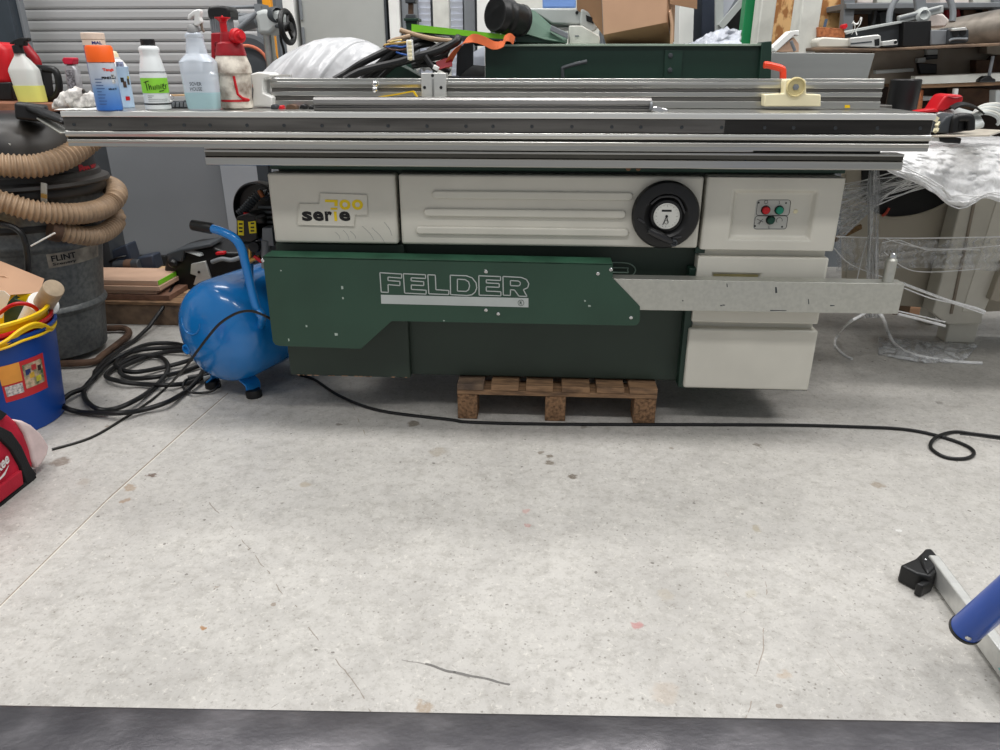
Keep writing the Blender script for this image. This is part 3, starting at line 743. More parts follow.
x_, y_, z_ = _ray(90, 167); h2_ = x_*x_+y_*y_; tm_ = (vc.x*x_+vc.y*y_)/h2_; d2_ = (vc.x-x_*tm_)**2+(vc.y-y_*tm_)**2; t_ = tm_-max(.291**2-d2_, 0)**.5/h2_**.5
b = MB(); text_cyl(b, 'Pro vac', (vc.x, vc.y), .291, math.atan2(y_*t_-vc.y, x_*t_-vc.x), H+z_*t_, .15, .034, .06)
build('lettering', b, mat('logo_red', (190, 20, 36), .5), hd)
p = at(38, 112, 2.86); q = at(75, 127, 2.74)
b = MB().obox(at(32, 112, 2.80), (.10, .10, .06), (0, .15, .5)).bar(at(30, 108, 2.78), at(68, 122, 2.66), .05, .022)
build('carry_handle', b, 'black', hd, bev=.012, seg=3)
build('handle_plate', MB().bar(at(42, 118, 2.74), at(66, 133, 2.66), .04, .006), 'galv', hd, bev=.002)
for (px, y0, y1, Y) in ((44, 183, 204, 2.70), (8, 143, 160, 2.72)):
    p0 = at(px, y0, Y); p1 = at(px, y1, Y)
    cl_ = build('clamp', MB().bar(p0, p1, .022, .006, (0,1,0)), 'galv', vac, bev=.001)
    if y0 > 150: build('clamp_latch', MB().bar(at(px, 194, Y-.006), at(px, 198, Y-.006), .020, .006, (0,1,0)), 'brass', cl_)
def oncyl(px, py, rho, c=vc):
    x, y, z = _ray(px, py); h2 = x*x+y*y
    tm = (c.x*x+c.y*y)/h2; d2 = (c.x-x*tm)**2+(c.y-y*tm)**2
    k = max(rho*rho-d2, 0)**.5/h2**.5
    t = tm-k
    return Vector((x*t, y*t, H+z*t))
hz = build('hose', ribbed([oncyl(-70, 158, .345), oncyl(-30, 162, .345), oncyl(0, 165, .342), oncyl(35, 166, .338), oncyl(62, 159, .338), oncyl(82, 147, .342), oncyl(98, 134, .36)+Vector((0,0,0)), at(112,128,3.15)], .040), 'hose', vac)
build('hose', ribbed([oncyl(-70, 182, .37), oncyl(-30, 194, .365), oncyl(0, 201, .36), oncyl(35, 211, .355), oncyl(70, 214, .352), oncyl(95, 211, .35), oncyl(110, 204, .352), oncyl(117, 194, .36), at(113,187,3.16), at(100,183,3.3)], .038), 'hose', vac)
build('hose', ribbed([oncyl(56, 230, .325), oncyl(72, 234, .325), oncyl(92, 236, .322), oncyl(107, 231, .32), oncyl(116, 222, .33), at(114,214,3.06), at(100,208,3.2)], .035), 'hose', vac)
build('hose_cuff', MB().cyl(oncyl(50,229,.33), oncyl(60,231,.33), .044, 20), 'brown', vac)
# trolley frame
fp = lambda x, y, z=.022: onz(x, y, z)
b = MB().tube(spline([(vc.x-.25, 2.60, .022), onz(30, 366, .022), onz(55, 364, .022), onz(92, 362, .022), onz(103, 355, .022), onz(125, 338, .022), onz(129, 332, .022), onz(122, 328, .022), onz(100, 328, .022), (vc.x-.3, onz(100,328).y, .022)], 5), .0145, 10)
build('trolley_frame', b, 'brown', vac)
b = MB().tube(spline([at(-30, 214, 2.62), at(0, 223, 2.62), at(18, 230, 2.62), at(25, 242, 2.62), at(27.5, 258, 2.62), at(29, 280, 2.62), at(36, 330, 2.63), onz(42, 366, .03)], 6), .0115, 10)
fh = build('push_handle', b, 'black', vac)
build('tie_rod', MB().tube([at(31, 246, 2.62), at(55, 233, 2.63)], .003, 8), 'white', vac)

# ---- stack of boards on a timber base
YW = onz(150, 325).y
zb0 = at(150, 302, YW).z
xr_ = at(181, 315, YW).x; xl_ = -2.36
bs = thing('timber_base', 'low weathered timber base under the stack of boards against the grey wall', 'pallet', (-2.3, YW+.3, 0))
build('front_beam', MB().box((xl_, YW, 0), (xr_, YW+.08, zb0-.016)), 'wood_grey', bs, bev=.003)
build('front_beam', MB().box((xl_, YW+.6, 0), (xr_+.45, YW+.68, zb0-.016)), 'wood_grey', bs, bev=.003)
for k in range(4): build('top_board', MB().box((xl_, YW-.004+k*.175, zb0-.0155), (xr_+.09+.11*k, YW+.16+k*.175, zb0)), 'ply' if k else 'wood', bs, bev=.002)
z = zb0
rows = [(.030, 168, 'mdf_edge', 'mdf_edge'), (.018, 156, 'mdf', 'mdf_edge'), (.018, 160, 'mdf', 'mdf'), (.019, 159, 'mdf', 'mdf')]
zt_top = at(150, 281, YW+.03).z
hs = [(zt_top-z)*f for f in (.28, .22, .24, .26)]
labs = ['dark board at the bottom of the stack on the timber base', 'pale board second from the bottom of the stack by the wall', 'pale board just under the lime-edged one in the stack', 'pale board with lime green end edge on top of the stack']
for i, (h_, (_, pxr, m_, e_)) in enumerate(zip(hs, rows)):
    y0 = YW+.025+(.012 if i % 2 else 0)
    x1 = at(pxr, 290, y0).x
    o = single('board', MB().box((-2.34, y0, z+.0005), (x1, y0+.27-.01*i, z+h_-.001)), m_, labs[i], 'board', 'boards stacked on the timber base', bev=.0015)
    if i == 3: build('painted_edge', MB().box((x1, y0+.004, z+.001), (x1+.003, y0+.235, z+h_-.002)), 'lime', o)
    z += h_
ztb = z
# ---- black cases behind
zc = ztb
def P3(px, py, Y): return at(px, py, Y)
tk = thing('tool_case', 'small dark slate case tilted on the far end of the board stack behind the drum', 'case', P3(122, 270, YW+.42))
build('body', MB().px([(108,252),(126,244),(130,256),(133,272),(108,272)], YW+.36, .10), 'navy', tk, bev=.008)
build('handle', MB().tube(spline([P3(109,262,YW+.35), P3(117,258,YW+.33), P3(126,256,YW+.35)], 5), .006, 8), 'black', tk)
t2 = thing('power_tool', 'dark power tool lying on the boards right of the slate case', 'power tool', P3(140, 272, YW+.30))
build('body', MB().cyl(P3(116,266,YW+.34), P3(141,264,YW+.30), .028, 16), 'dark_grey', t2, bev=.004)
build('collar', MB().cyl(P3(127,265,YW+.318), P3(134,264.6,YW+.31), .030, 16), 'brown', t2)
build('foot', MB().px([(136,258),(152,255),(156,270),(140,272)], YW+.30, .09), 'navy', t2, bev=.008)
# ---- black machine with silver cover (portable tool)
Yn = 3.55
zf = zb0
nt_ = thing('generator', 'black portable machine with a silver side plate beside the blue tank', 'machine', P3(200, 290, Yn))
body = [(166,254),(180,250),(212,247),(226,252),(240,252),(246,262),(246,288),(212,292),(184,292),(172,284),(164,270)]
build('housing', MB().px(body, Yn, .26), 'black', nt_, bev=.012, seg=3)
build('top_cover', MB().prism([P3(184,252,Yn-.01), P3(212,246,Yn+.10), P3(224,247,Yn+.10), P3(200,257,Yn-.02)], (0, .01, .018)), 'light_grey', nt_, bev=.003)
build('top_ridge', MB().px([(166,254),(180,249),(196,246),(210,243),(212,247),(184,252),(182,262),(168,262)], Yn-.02, .14), 'dark_grey', nt_, bev=.006)
build('switch', MB().obox(P3(221,253,Yn-.012), (.045,.03,.014), (0,-.1,0)), 'red', nt_, bev=.003)
sp_ = build('side_plate', MB().px([(191,264),(205,261),(211,279),(204,284),(193,285),(196,276),(190,274)], Yn-.014, .016), 'alu_white', nt_, bev=.003)
build('bolt', MB().lathe([(.007,0),(.006,.005),(.001,.006)], P3(199,272,Yn-.014), (0,-1,0), 10), 'black', sp_)
build('knob', MB().lathe([(.022,0),(.024,.01),(.02,.02),(.012,.026),(.001,.026)], P3(174,263,Yn-.015), (0,-1,0), 16), 'black', nt_)
build('pipe', MB().tube(spline([P3(212,262,Yn-.03), P3(222,259,Yn-.04), P3(232,260,Yn-.03), P3(244,256,Yn-.02)], 5), .011, 10), 'mid_grey', nt_)

# ---- air compressor
Ec = Vector((-1.222, 2.50, .249)); ax = Vector((math.sin(R(22)), math.cos(R(22)), 0)); rT = .199
comp = thing('air_compressor', 'blue air compressor with horizontal tank and black grip handle left of the saw', 'compressor', (-1.1, 2.72, 0))
pr = [(0,-.055),(.05,-.053),(.10,-.044),(.15,-.022),(.175,-.004),(.188,.016),(rT,.05),(rT,.40),(.185,.44),(.14,.47),(.10,.49),(.05,.50),(0,.503)]
tank = build('tank', MB().lathe([(max(r,.0005),z) for r, z in pr], Ec+ax*.02, ax, 56), 'blue', comp, ang=60)
pc = at(213, 313, 2.42)
q = Ec+ax*-.036
def capp(u, v):   # point on the front dome
    d = math.hypot(u, v); z = -.055+(d/.185)**2.6*.062
    sd = ax.cross(Vector((0,0,1))); return Ec+ax*(.02+z)+sd*u+Vector((0,0,1))*v
build('pressed_panel', MB().tube([capp(-.065+.058*math.cos(a), .06+.05*math.sin(a)) for a in [PI+PI*i/16 for i in range(17)]], .003, 8), 'blue', tank)
f_ = capp(-.12, -.065); build('drain_boss', MB().lathe([(.02,0),(.02,.012),(.014,.014),(.012,.006),(.001,.006)], f_+ax*.004, -ax, 16), 'blue', tank)
# feet
def foot(p0, p1, nm='foot'):
    b = MB().strip(spline([p0, p0.lerp(p1,.5)+Vector((.012,0,0)), p1], 5), .07, .006, (ax.x, ax.y, 0)); o = build('foot', b, 'blue', comp)
    build('rubber_pad', MB().lathe([(.030,0),(.030,.022),(.026,.03)], (p1.x, p1.y, 0), (0,0,1), 16), 'rubber', o)
for s, L in ((-1, .07), (1, .07), (-1, .37), (1, .37)):
    sd = Vector((ax.y, -ax.x, 0)); c0 = Ec+ax*L
    p0 = c0+sd*s*.07+Vector((0,0,-.172)); p1 = c0+sd*s*.105; p1.z = .03
    foot(p0, p1)
# handle
hp = [Ec+ax*.10+Vector((.150,-.075,.035)), at(262,317,2.34), at(257,309,2.33), at(252,292,2.33), at(246,266,2.33), at(241,248,2.33), at(234,238,2.33), at(223,232,2.34), at(212,228.5,2.36)]
ph = build('push_handle', MB().tube(spline(hp, 6), .0145, 14), 'blue', comp)
build('grip', MB().tube([at(213,229,2.36), at(211,228.3,2.36), at(200,226.3,2.38), at(193,225,2.39), at(191,224.8,2.39)], .018, 16, rf=lambda i: (.015,.0185,.0185,.018,.012)[i]), 'rubber', ph)
# pump and switch
Yp = 2.62
bl = build('pump_body', MB().px([(252,262),(257,235),(262,205),(272,196),(292,200),(296,262)], Yp, .16), 'dark_grey', comp, bev=.012)
b = MB()
for k in range(7): b.px([(258,206+k*5),(276,206+k*5),(276,208.4+k*5),(258,208.4+k*5)], Yp-.02, .05)
build('cooling_fin', b, 'mid_grey', bl)
mc = at(266, 209, Yp+.02)
build('belt_guard', MB().lathe([(.098,0),(.102,.01),(.102,.05),(.096,.056),(.09,.03),(.001,.03)], (mc.x, mc.y, mc.z), (-.25,-1,.0), 36), 'black', bl)
build('inlet_coil', ribbed([at(240,214,Yp-.07), at(247,207,Yp-.07), at(254,199,Yp-.07), at(262,193,Yp-.06), at(269,198,Yp-.05)], .014, .25, .010, 12, .0025), 'dark_grey', bl)
build('coil_nut', MB().cyl(at(259,190,Yp-.09), at(263,197,Yp-.09), .008, 8), 'copper', bl)
sw = build('pressure_switch', MB().px([(236,217),(247,214),(257,216),(258,240),(252,243),(236,241)], 2.50, .09), 'black', comp, bev=.006)
build('switch_knob', MB().cyl(at(247,216,2.53), at(247,213,2.53), .012, 14), 'red', sw)
for pts in ([(237.5,220.5),(243.5,221),(243.8,235.5),(238,235)], [(248,222),(255.5,221),(256.5,233),(249.5,233.5)]):
    o = build('warning_label', MB().px(pts, 2.4975, .002), 'yellow_label', sw)
    cx = sum(p[0] for p in pts)/4; cy = sum(p[1] for p in pts)/4
    b = MB()
    for dy in (-4, 0, 3.5): b.px([(cx-1.8,cy+dy-.8),(cx+1.8,cy+dy-.8),(cx+1.8,cy+dy+.8),(cx-1.8,cy+dy+.8)], 2.4965, .0008)
    build('warning_symbol', b, blk, o)
rg = build('regulator', MB().cyl(at(240,247,2.52), at(262,246,2.52), .018, 14).cyl(at(252,243,2.53), at(252,262,2.55), .012, 12), 'dark_grey', comp)
build('regulator_knob', MB().lathe([(.016,0),(.019,.004),(.019,.018),(.014,.022),(.001,.022)], at(262,222,2.50), (0,-.2,1), 16), 'black', rg)
build('gauge', MB().lathe([(.018,0),(.02,.006),(.018,.022),(.001,.024)], at(256,247,2.50), (0,-1,.2), 16), 'black', rg)
build('valve', MB().cyl(at(245,262,2.51), at(260,257,2.51), .008, 10).cyl(at(250,248,2.5), at(250,262,2.52), .007, 10), 'brass', rg)
build('valve_lever', MB().bar(at(254,256,2.49), at(262,262,2.49), .012, .008, (0,1,0)), 'red', rg, bev=.002)
build('filter', MB().cyl(at(266,268,2.50), at(266,240,2.50), .016, 14).px([(262,228),(272,228),(274,246),(262,246)], 2.49, .05), 'mid_grey', rg, bev=.002)
build('stand_pipe', MB().cyl(at(249,283,2.58), at(249,262,2.56), .016, 14), 'blue', comp)
pts = [onz(52,449.5,.004), onz(90,438,.004), onz(120,421,.004), onz(150,401,.005), onz(168,386,.02), at(184,369,2.36), at(196,353,2.355), at(208,337,2.35), at(220,323.5,2.34), at(236,313.5,2.325), at(251,311,2.31), at(264,315.5,2.318), at(272,320,2.34), at(285,330,2.40)]
single('air_cable', MB().tube(spline(pts, 8), .0046, 8), mat('cable_dark', (30, 28, 24), .4), 'thin dark cable hanging over the blue tank and running left across the floor', 'cable')
bpy.data.objects['air_cable'].name = 'cable'

# ---- coiled black hose
def hosepath(pts, z, n=8, closed=False): return [Vector((p.x, p.y, max(p.z, .009))) for p in spline([onz(x, y, z+((i*37) % 5)*.004) for i, (x, y) in enumerate(pts)], n, closed)]
path = [(177,281),(170,293),(162,309),(149,327),(135,340),(119,350),(104,361),(95,372),(94,378)]
zs = [zb0+.02, zb0+.02, zb0-.03, .03, .012, .012, .012, .02, .02]
p1 = [Vector(onz(x, y, z)) for (x, y), z in zip(path, zs)]
loopA = hosepath([(94,378),(84,388),(70,394),(62,402),(66,408),(80,412),(100,413),(120,413),(142,410),(165,403),(182,394),(192,386),(200,376),(204,366),(196,352),(177,344),(150,344),(128,352),(110,362),(97,374),(85,388),(86,400),(98,409),(114,409),(132,402),(150,391),(164,377),(168,366),(160,357),(140,356),(122,363),(106,375),(118,381),(140,384),(165,385),(187,383),(205,376),(212,368),(206,358),(188,351),(160,353),(136,361),(120,370),(130,378),(156,377),(184,371),(204,362),(200,350),(172,348),(140,350),(122,357),(116,366),(132,372),(160,368),(190,360),(205,352)], .012)
single('air_hose', MB().tube(p1+loopA[1:], .0095, 10), 'rubber', 'thick black hose coiled on the floor between the drum and the blue tank', 'hose')
b = MB().tube(hosepath([(205,372),(196,377),(186,380),(183,387),(190,392),(203,393),(214,390),(219,384),(216,379),(222,376),(236,376)], .008), .005, 8)
o = single('extension_lead', b, 'rubber', 'small loop of thin lead with plug lying at the foot of the blue tank', 'cable')
build('plug', MB().cyl(onz(188,379,.02), onz(200,377,.02), .014, 10), 'black', o)
build('connector', MB().cyl(onz(204,379,.02), onz(216,376,.02), .011, 10), 'light_grey', o)

# ---- nested buckets
bc = Vector((-1.936, 2.28, 0))
def pail(name, label, m, rt, rb, zt, zb, rim):
    o = thing(name, label, 'bucket', (bc.x, bc.y, zb), 'nested buckets beside the drum')
    build('shell', MB().lathe([(rb,zb),(rb+.002,zb+.002),(rt,zt-.012),(rt+rim,zt-.012),(rt+rim+.001,zt-.003),(rt+.002,zt),(rt-.003,zt-.003),(rb-.002,zb+.006),(.001,zb+.006)], bc, seg=56), m, o)
    return o
blu = pail('bucket', 'blue plastic bucket with a red picture label holding the red and yellow buckets', 'blue_plastic', .238, .204, .352, .001, .008)
rd = pail('bucket', 'red plastic bucket nested inside the blue one with only its rim showing', 'red', .231, .19, .372, .06, .008)
yl = pail('bucket', 'yellow plastic bucket on top of the nest holding rolls and boxes', 'yellow', .226, .184, .402, .10, .009)
def onb(px, py, rho=.243): return oncyl(px, py, rho, bc)
yh = build('handle', MB().strip(spline([onb(-40,358), onb(0,346), onb(20,332), onb(34,325.5), onb(44,326.5), onb(50,329), onb(54,325)], 5), .018, .005, (0,-.6,1)), 'yellow', yl)
b = MB().tube(spline([onb(-40,356,.248), onb(0,344,.248), onb(20,330,.248), onb(34,323.5,.248), onb(44,325,.248), onb(51,328,.246), onb(55,324,.24), onb(55,318,.23)], 5), .0055, 8)
b.tube(spline([onb(-40,361,.248), onb(5,348,.248), onb(22,341,.248), onb(40,335,.248), onb(50,330,.246)], 5), .0045, 8)
build('handle_edge', b, 'yellow', yl)
build('handle', MB().tube(spline([at(-14,322,2.34), at(0,313,2.32), at(10,306,2.32), at(20,303.5,2.33), at(30,305,2.35), at(37,310,2.38), at(40,320,2.40)], 6), .0068, 10), 'red', rd)
# picture label on the blue bucket
cb = math.atan2(-bc.y, -bc.x)
def bl_(u, z, e=.0012):     # u along the arc in radians from the camera direction
    r = .204+(z-.001)*(.238-.204)/.339+e
    return (bc.x+r*math.cos(u), bc.y+r*math.sin(u), z)
def lab(u0, u1, z0, z1, m, nm, par, e): return build(nm, MB().grid(lambda u, v: bl_(u0+(u1-u0)*u, z0+(z1-z0)*v, e), 10, 2), m, par)
U0, U1 = cb+.12, cb+.80
LZ0, LZ1 = .135, .265
lr = lab(U0, U1, LZ0, LZ1, mat('label_red', (196, 40, 46), .5, var=.06), 'label', blu, .0014)
lab(U0, U0+.28, LZ0+.062, LZ1, mat('label_orange', (238, 164, 66), .5), 'label_flash', lr, .0022)
lab(U0+.03, U0+.27, LZ0+.02, LZ0+.056, mat('label_white', (224, 220, 214), .5, var=.5, scale=120, col2=(130, 130, 130)), 'label_print', lr, .0022)
lab(U0+.31, U1-.05, LZ0+.028, LZ1-.016, mat('label_picture', (204, 178, 150), .5, scale=46, col2=(40, 84, 44)), 'label_picture', lr, .0022)
for (du, dz, r, c) in ((.38,.085,.035,(40,60,120)),(.43,.07,.035,(224,180,60)),(.53,.05,.04,(216,206,60)),(.48,.095,.035,(200,60,60)),(.57,.085,.028,(60,40,36))):
    lab(U0+du-r*1.1, U0+du+r*1.1, LZ0+dz-.010, LZ0+dz+.010, mat('pic_%d_%d' % (c[0], c[1]), c, .5, var=.3, scale=60), 'label_picture', lr, .0030)
# contents
pr_ = single('paper_roll', MB().cyl(at(18,352,2.52), at(44,303,2.42), .050, 28), 'white', 'white paper roll leaning in the yellow bucket around a tan tube', 'roll', 'rolls in the yellow bucket', bev=.003)
single('cardboard_tube', MB().cyl(at(43,305,2.425), at(54,288,2.385), .034, 28), mat('tan_tube', (184, 164, 138), .8, var=.2, scale=22), 'tan cardboard tube sticking up out of the white roll in the bucket', 'tube', bev=.002)
gb = thing('green_carton', 'dark green open carton standing in the yellow bucket', 'carton', at(22, 330, 2.2))
build('box', MB().px([(4,306),(14,296),(40,300),(38,320),(36,345),(4,345)], 2.50, .004).px([(4,306),(14,296),(16,345),(6,345)], 2.46, .02), mat('carton_green', (44, 72, 60), .6), gb, bev=.002)
build('inside', MB().px([(14,294.5),(33,290),(44,296),(38,304)], 2.51, .03), 'black', gb, bev=.002)
build('side', MB().px([(4,310),(14,299),(36,306),(34,345),(4,345)], 2.45, .006), 'carton' if 'carton' in M else mat('carton_green', (44,72,60)), gb)
for i, (x0, y0, x1, y1) in enumerate(((22,320,34,300),(25,320,38,300),(19,320,31,303))):
    single('cable_tie', MB().cyl(at(x0,y0+6,2.44), at(x1,y1,2.43), .0032, 8), mat('tie_green', (40, 190, 110), .4), 'thin bright green stick beside the green carton in the bucket', 'stick', 'green sticks in the bucket')
single('cardboard_flap', MB().prism([at(-40,250,2.56), at(0,264,2.56), at(42,281,2.56), at(38,293,2.50), at(-10,296,2.48), at(-40,290,2.48)], (.004,.010,.006)).px([(-40,278),(4,276),(37,292),(36,340),(-40,340)], 2.53, .006), 'card', 'tan cardboard box flap rising behind the buckets at the left edge', 'box')
single('black_bottle', MB().lathe([(.020,0),(.022,.01),(.022,.13),(.015,.15),(.010,.16),(.010,.175),(.001,.177)], at(-2, 345, 2.24), (0.0,0,1), 20), mat('gloss_black', (10,10,10), .15), 'glossy black bottle top at the left edge above the yellow bucket', 'bottle')
single('white_card', MB().px([(-10,290),(4,291),(10,296),(2,318),(-10,318)], 2.42, .002), 'white', 'white card tucked in the yellow bucket beside the black bottle', 'card')

# ---- red tool bag
XB = -1.55
bag = thing('tool_bag', 'red fabric tool bag with black straps on the floor at the left edge', 'tool bag', (-1.72, 1.8, 0))
ol = [(-70,398),(0,408),(10,412),(19,420),(27,432),(33,448),(36,462),(36,472),(26,484),(0,505),(-30,530),(-70,556)]
g = [atx(x, y, XB) for x, y in ol]
for q in g: q.z = max(q.z, .006)
build('bag_body', MB().prism(g, (-.30, 0, 0)), 'red_fabric', bag, bev=.028, seg=5)
S = lambda pts, d=.004: [atx(x, y, XB+d) for x, y in pts]
def bstrip(pts, w, m, nm, t=.004, d=.004):
    return build(nm, MB().strip(spline(S(pts, d), 6), w, t, (0,-.2,1)), m, bag)
def bpoly(pts, m, nm, d=.003, t=.006, bev=.003): return build(nm, MB().prism([atx(x, y, XB+d) for x, y in pts], (-t, 0, 0)), m, bag, bev=bev)
bpoly([(-60,402),(0,426),(12,432),(22,446),(31,466),(37,474),(34,481),(27,484),(21,466),(12,450),(0,438),(-60,420)], 'black_fabric', 'strap', .010, .014)
bpoly([(-30,400),(0,409),(8,414),(2,420),(0,421),(-30,414)], 'black_fabric', 'zip_flap', .012, .016)
bpoly([(-60,540),(0,487),(22,470),(24,484),(0,503),(-30,530),(-60,550)], mat('bag_pocket', (176, 24, 48), .85, var=.15, bump=.4, bscale=300), 'pocket', .012, .016)
bpoly([(-60,552),(-20,521),(0,504),(26,482),(36,474),(37,478),(26,489),(0,509),(-30,532),(-60,560)], 'black_fabric', 'base_trim', .008, .02)
cl = thing('cloth', 'pale pink cloth hanging over the end of the red bag', 'cloth', atx(42, 470, XB+.01))
g = [(17,420),(24,421),(32,425),(42,434),(50,446),(48,455),(43,464),(37,470),(33,461),(30,446),(25,433)]
cl2 = build('fold', MB().prism([atx(x, y, XB+.005) for x, y in g], (-.05, .012, 0)), 'pink_cloth', cl, bev=.012, seg=3)
b = MB(); c = atx(3.0, 462.5, XB+.008); vs, fs = glyphs('kee', .03)
e1 = atx(8, 456, XB+.008)-atx(-2, 467, XB+.008); e2 = atx(1, 455, XB+.008)-atx(5, 470, XB+.008)
b.add([c+e1*a*1.1+e2*d*.7 for a, d in vs], fs)
b.prism([atx(x, y, XB+.009) for x, y in ((-6,482),(0,478),(5,472),(9,465),(5,475),(0,480))], (-.001,0,0))
build('lettering', b, mat('logo_white', (230,226,224), .6), bag)

# ================================================================== foreground
bar_a = at(-120, 700, .50); bar_b = at(1120, 720.5, .46)
d = (bar_b-bar_a); d.z = 0
hgt = (bar_a.z+bar_b.z)/2
fb = MB()
n_ = 40; ar_ = []
prf = [(-.0, -.06), (0, -.006), (-.002, -.002), (-.006, 0), (-.07, 0), (-.075, -.004), (-.075, -.06)]
u = d.normalized(); w_ = Vector((u.y, -u.x, 0))
vs = []; m_ = len(prf)
for P_ in (bar_a, bar_b):
    for a, zc_ in prf: vs.append(P_-w_*a*1.0+Vector((0,0,zc_)))
fb.add(vs, [tuple(range(m_)), tuple(range(m_, 2*m_))[::-1]]+[(i, (i+1)%m_, (i+1)%m_+m_, i+m_) for i in range(m_)])
sbr = thing('steel_bench_edge', 'dark scratched steel bar across the very bottom of the view', 'steel bar', (0, .42, 0))
build('bar', fb, 'steel', sbr, bev=.002)
for x_ in (-.45, .40): build('leg', MB().box((x_-.02, .415, 0), (x_+.02, .455, .61)), 'steel', sbr)

# folding trestle at the lower right
ts = thing('trestle', 'blue and aluminium folding trestle leg lying at the lower right edge', 'trestle', onz(958, 640, 0))
def tz(x, y, z): return onz(860+x/4.164, 520+y/4.167, z)
A = tz(290, 246, .012); Bq = onz(1100, 820, .012)
dd = (Bq-A).normalized(); sd = Vector((-dd.y, dd.x, 0)).normalized()
if sd.x < 0: sd = -sd
up = Vector((0,0,.025))+sd*.012
build('leg', MB().bar(A+up-dd*.03, Bq+up, .024, .050), 'alu_white', ts, bev=.003)
fo = build('rubber_foot', MB().prism([tz(x, y, .05) for x, y in ((168,186),(232,158),(270,122),(298,120),(352,184),(300,236),(238,222))], (0,0,-.049)), 'black', ts, bev=.006, seg=3)
build('foot_ridge', MB().prism([tz(x, y, .056) for x, y in ((246,150),(272,118),(298,117),(350,180),(325,182),(284,222),(262,190))], (0,0,-.02)), 'black', fo, bev=.005)
build('foot_recess', MB().prism([tz(x, y, .035) for x, y in ((232,262),(292,238),(312,250),(262,276))], (0,0,-.034)), 'black', fo, bev=.004)
build('foot_screw', MB().sphere(tz(273,166,.058), .0035, 10), 'chrome', fo)
Bt0 = onz(966, 629, .098); Bt1 = at(1062, 546, 1.12)
bt = build('blue_tube', MB().cyl(Bt0, Bt0+(Bt1-Bt0)*2.6, .030, 40), 'blue_tube', ts)
ud = (Bt1-Bt0).normalized()
build('tube_end', MB().cyl(Bt0-ud*.006, Bt0+ud*.003, .0315, 40), 'black', bt, bev=.001)
c_ = Bt0.lerp(Bt1, .60)
build('tube_collar', MB().cyl(c_, c_+ud*.05, .0315, 40), 'black', bt, bev=.002)
cp_ = (Vector((0,0,H))-Bt0).normalized(); cp_ = (cp_-ud*cp_.dot(ud)).normalized()
rv = Bt0+ud*.012+(cp_*.72+Vector((-.6,.25,.25))).normalized()*.034
rv = Bt0+ud*.018; nn = (cp_+ud.cross(cp_)*.5).normalized()
if (Bt0+ud.cross(cp_)*.01).x < (Bt0-ud.cross(cp_)*.01).x: nn = (cp_+ud.cross(cp_)*-.5).normalized()
build('rivet', MB().lathe([(.006,0),(.0058,.003),(.003,.005),(.001,.005)], rv+nn*.0295, nn, 16), 'chrome', bt)
build('leg_label', MB().bar(onz(1001,668,.0635), onz(1012,684,.0635), .012, .0005), mat('teal_label', (90, 140, 134), .5), ts)
# ================================================================== on the sliding table, left to right
def base(px, py=110, r=0): # centre of a round thing whose front foot is seen at (px, py) on the table
    p = onz(px, py, ZT); n = Vector((p.x, p.y, 0)).normalized(); return Vector((p.x+n.x*r, p.y+n.y*r, ZT+.0005))
def hgt_(py, p): return at(500, py, p.y).z-ZT if False else at(px_of(p), py, p.y).z-ZT
def px_of(p):
    q = cam_inv@(Vector(p)-Vector((0,0,H))); return 500+FPX*q.x/-q.z
from mathutils import Euler
cam_inv = Euler((PI/2+PIT, 0, YAW)).to_matrix().inverted()
def face(p): return math.atan2(-p.y, -p.x)

# canister behind the orange-capped can
p = base(106.5, 107.5, .03); h = hgt_(33, p)
can = thing('paint_canister', 'tall slim canister with a cream band under its lid behind the orange-capped can', 'can', p)
r = .032
build('body', MB().lathe([(r-.002,0),(r,.003),(r,h-.036),(r-.001,h-.034)], p, seg=32), mat('canister_blue', (44, 56, 130), .4, col2=(190, 194, 206), scale=30, aniso=(1,1,.4)), can)
build('lid', MB().lathe([(r+.001,h-.036),(r+.001,h-.022),(r-.001,h-.020),(r+.002,h-.018),(r+.002,h-.002),(r,h),(.001,h)], p, seg=32), mat('canister_lid', (226, 204, 186), .5, var=.1, scale=20), can)
b = MB(); text_cyl(b, 'MAL', (p.x, p.y), r+.0016, face(p)+.25, p.z+h-.029, .03, .009, .04); build('lettering', b, mat('text_navy', (40, 44, 110), .5), can)
# orange-capped can
r = .036; p = base(110.5, 111.2, r); h = hgt_(45.5, p); hc_ = hgt_(62, p)
can = thing('spray_can', 'penetrating oil spray can with bright orange cap and blue grey label', 'spray can', p)
lm = bpy.data.materials.new('can_label'); lm.use_nodes = True
n = lm.node_tree.nodes; l = lm.node_tree.links; tc = n.new('ShaderNodeTexCoord'); sx = n.new('ShaderNodeSeparateXYZ'); l.new(tc.outputs['Object'], sx.inputs[0])
rp = n.new('ShaderNodeValToRGB'); mr = n.new('ShaderNodeMapRange'); mr.inputs['From Max'].default_value = hc_; l.new(sx.outputs['Z'], mr.inputs['Value']); l.new(mr.outputs[0], rp.inputs[0])
e = rp.color_ramp.elements; e[0].position = 0; e[0].color = lin((38, 104, 190)); e[1].position = 1; e[1].color = lin((196, 202, 210))
q = e.new(.45); q.color = lin((110, 148, 196)); q = e.new(.6); q.color = lin((168, 180, 198))
l.new(rp.outputs[0], n['Principled BSDF'].inputs['Base Color']); n['Principled BSDF'].inputs['Roughness'].default_value = .3
build('body', MB().lathe([(r-.003,0),(r,.003),(r,hc_-.004),(r-.004,hc_)], p, seg=40), lm, can)
build('cap', MB().lathe([(r+.001,hc_-.001),(r+.001,h-.006),(r-.003,h),(.001,h)], p, seg=40), 'orange', can)
f = face(p); b = MB()
text_cyl(b, 'Tangit', (p.x, p.y), r+.0006, f+.45, p.z+hc_-.022, .034, .010, .06); build('lettering', b, mat('text_red', (214, 60, 40), .5), can)
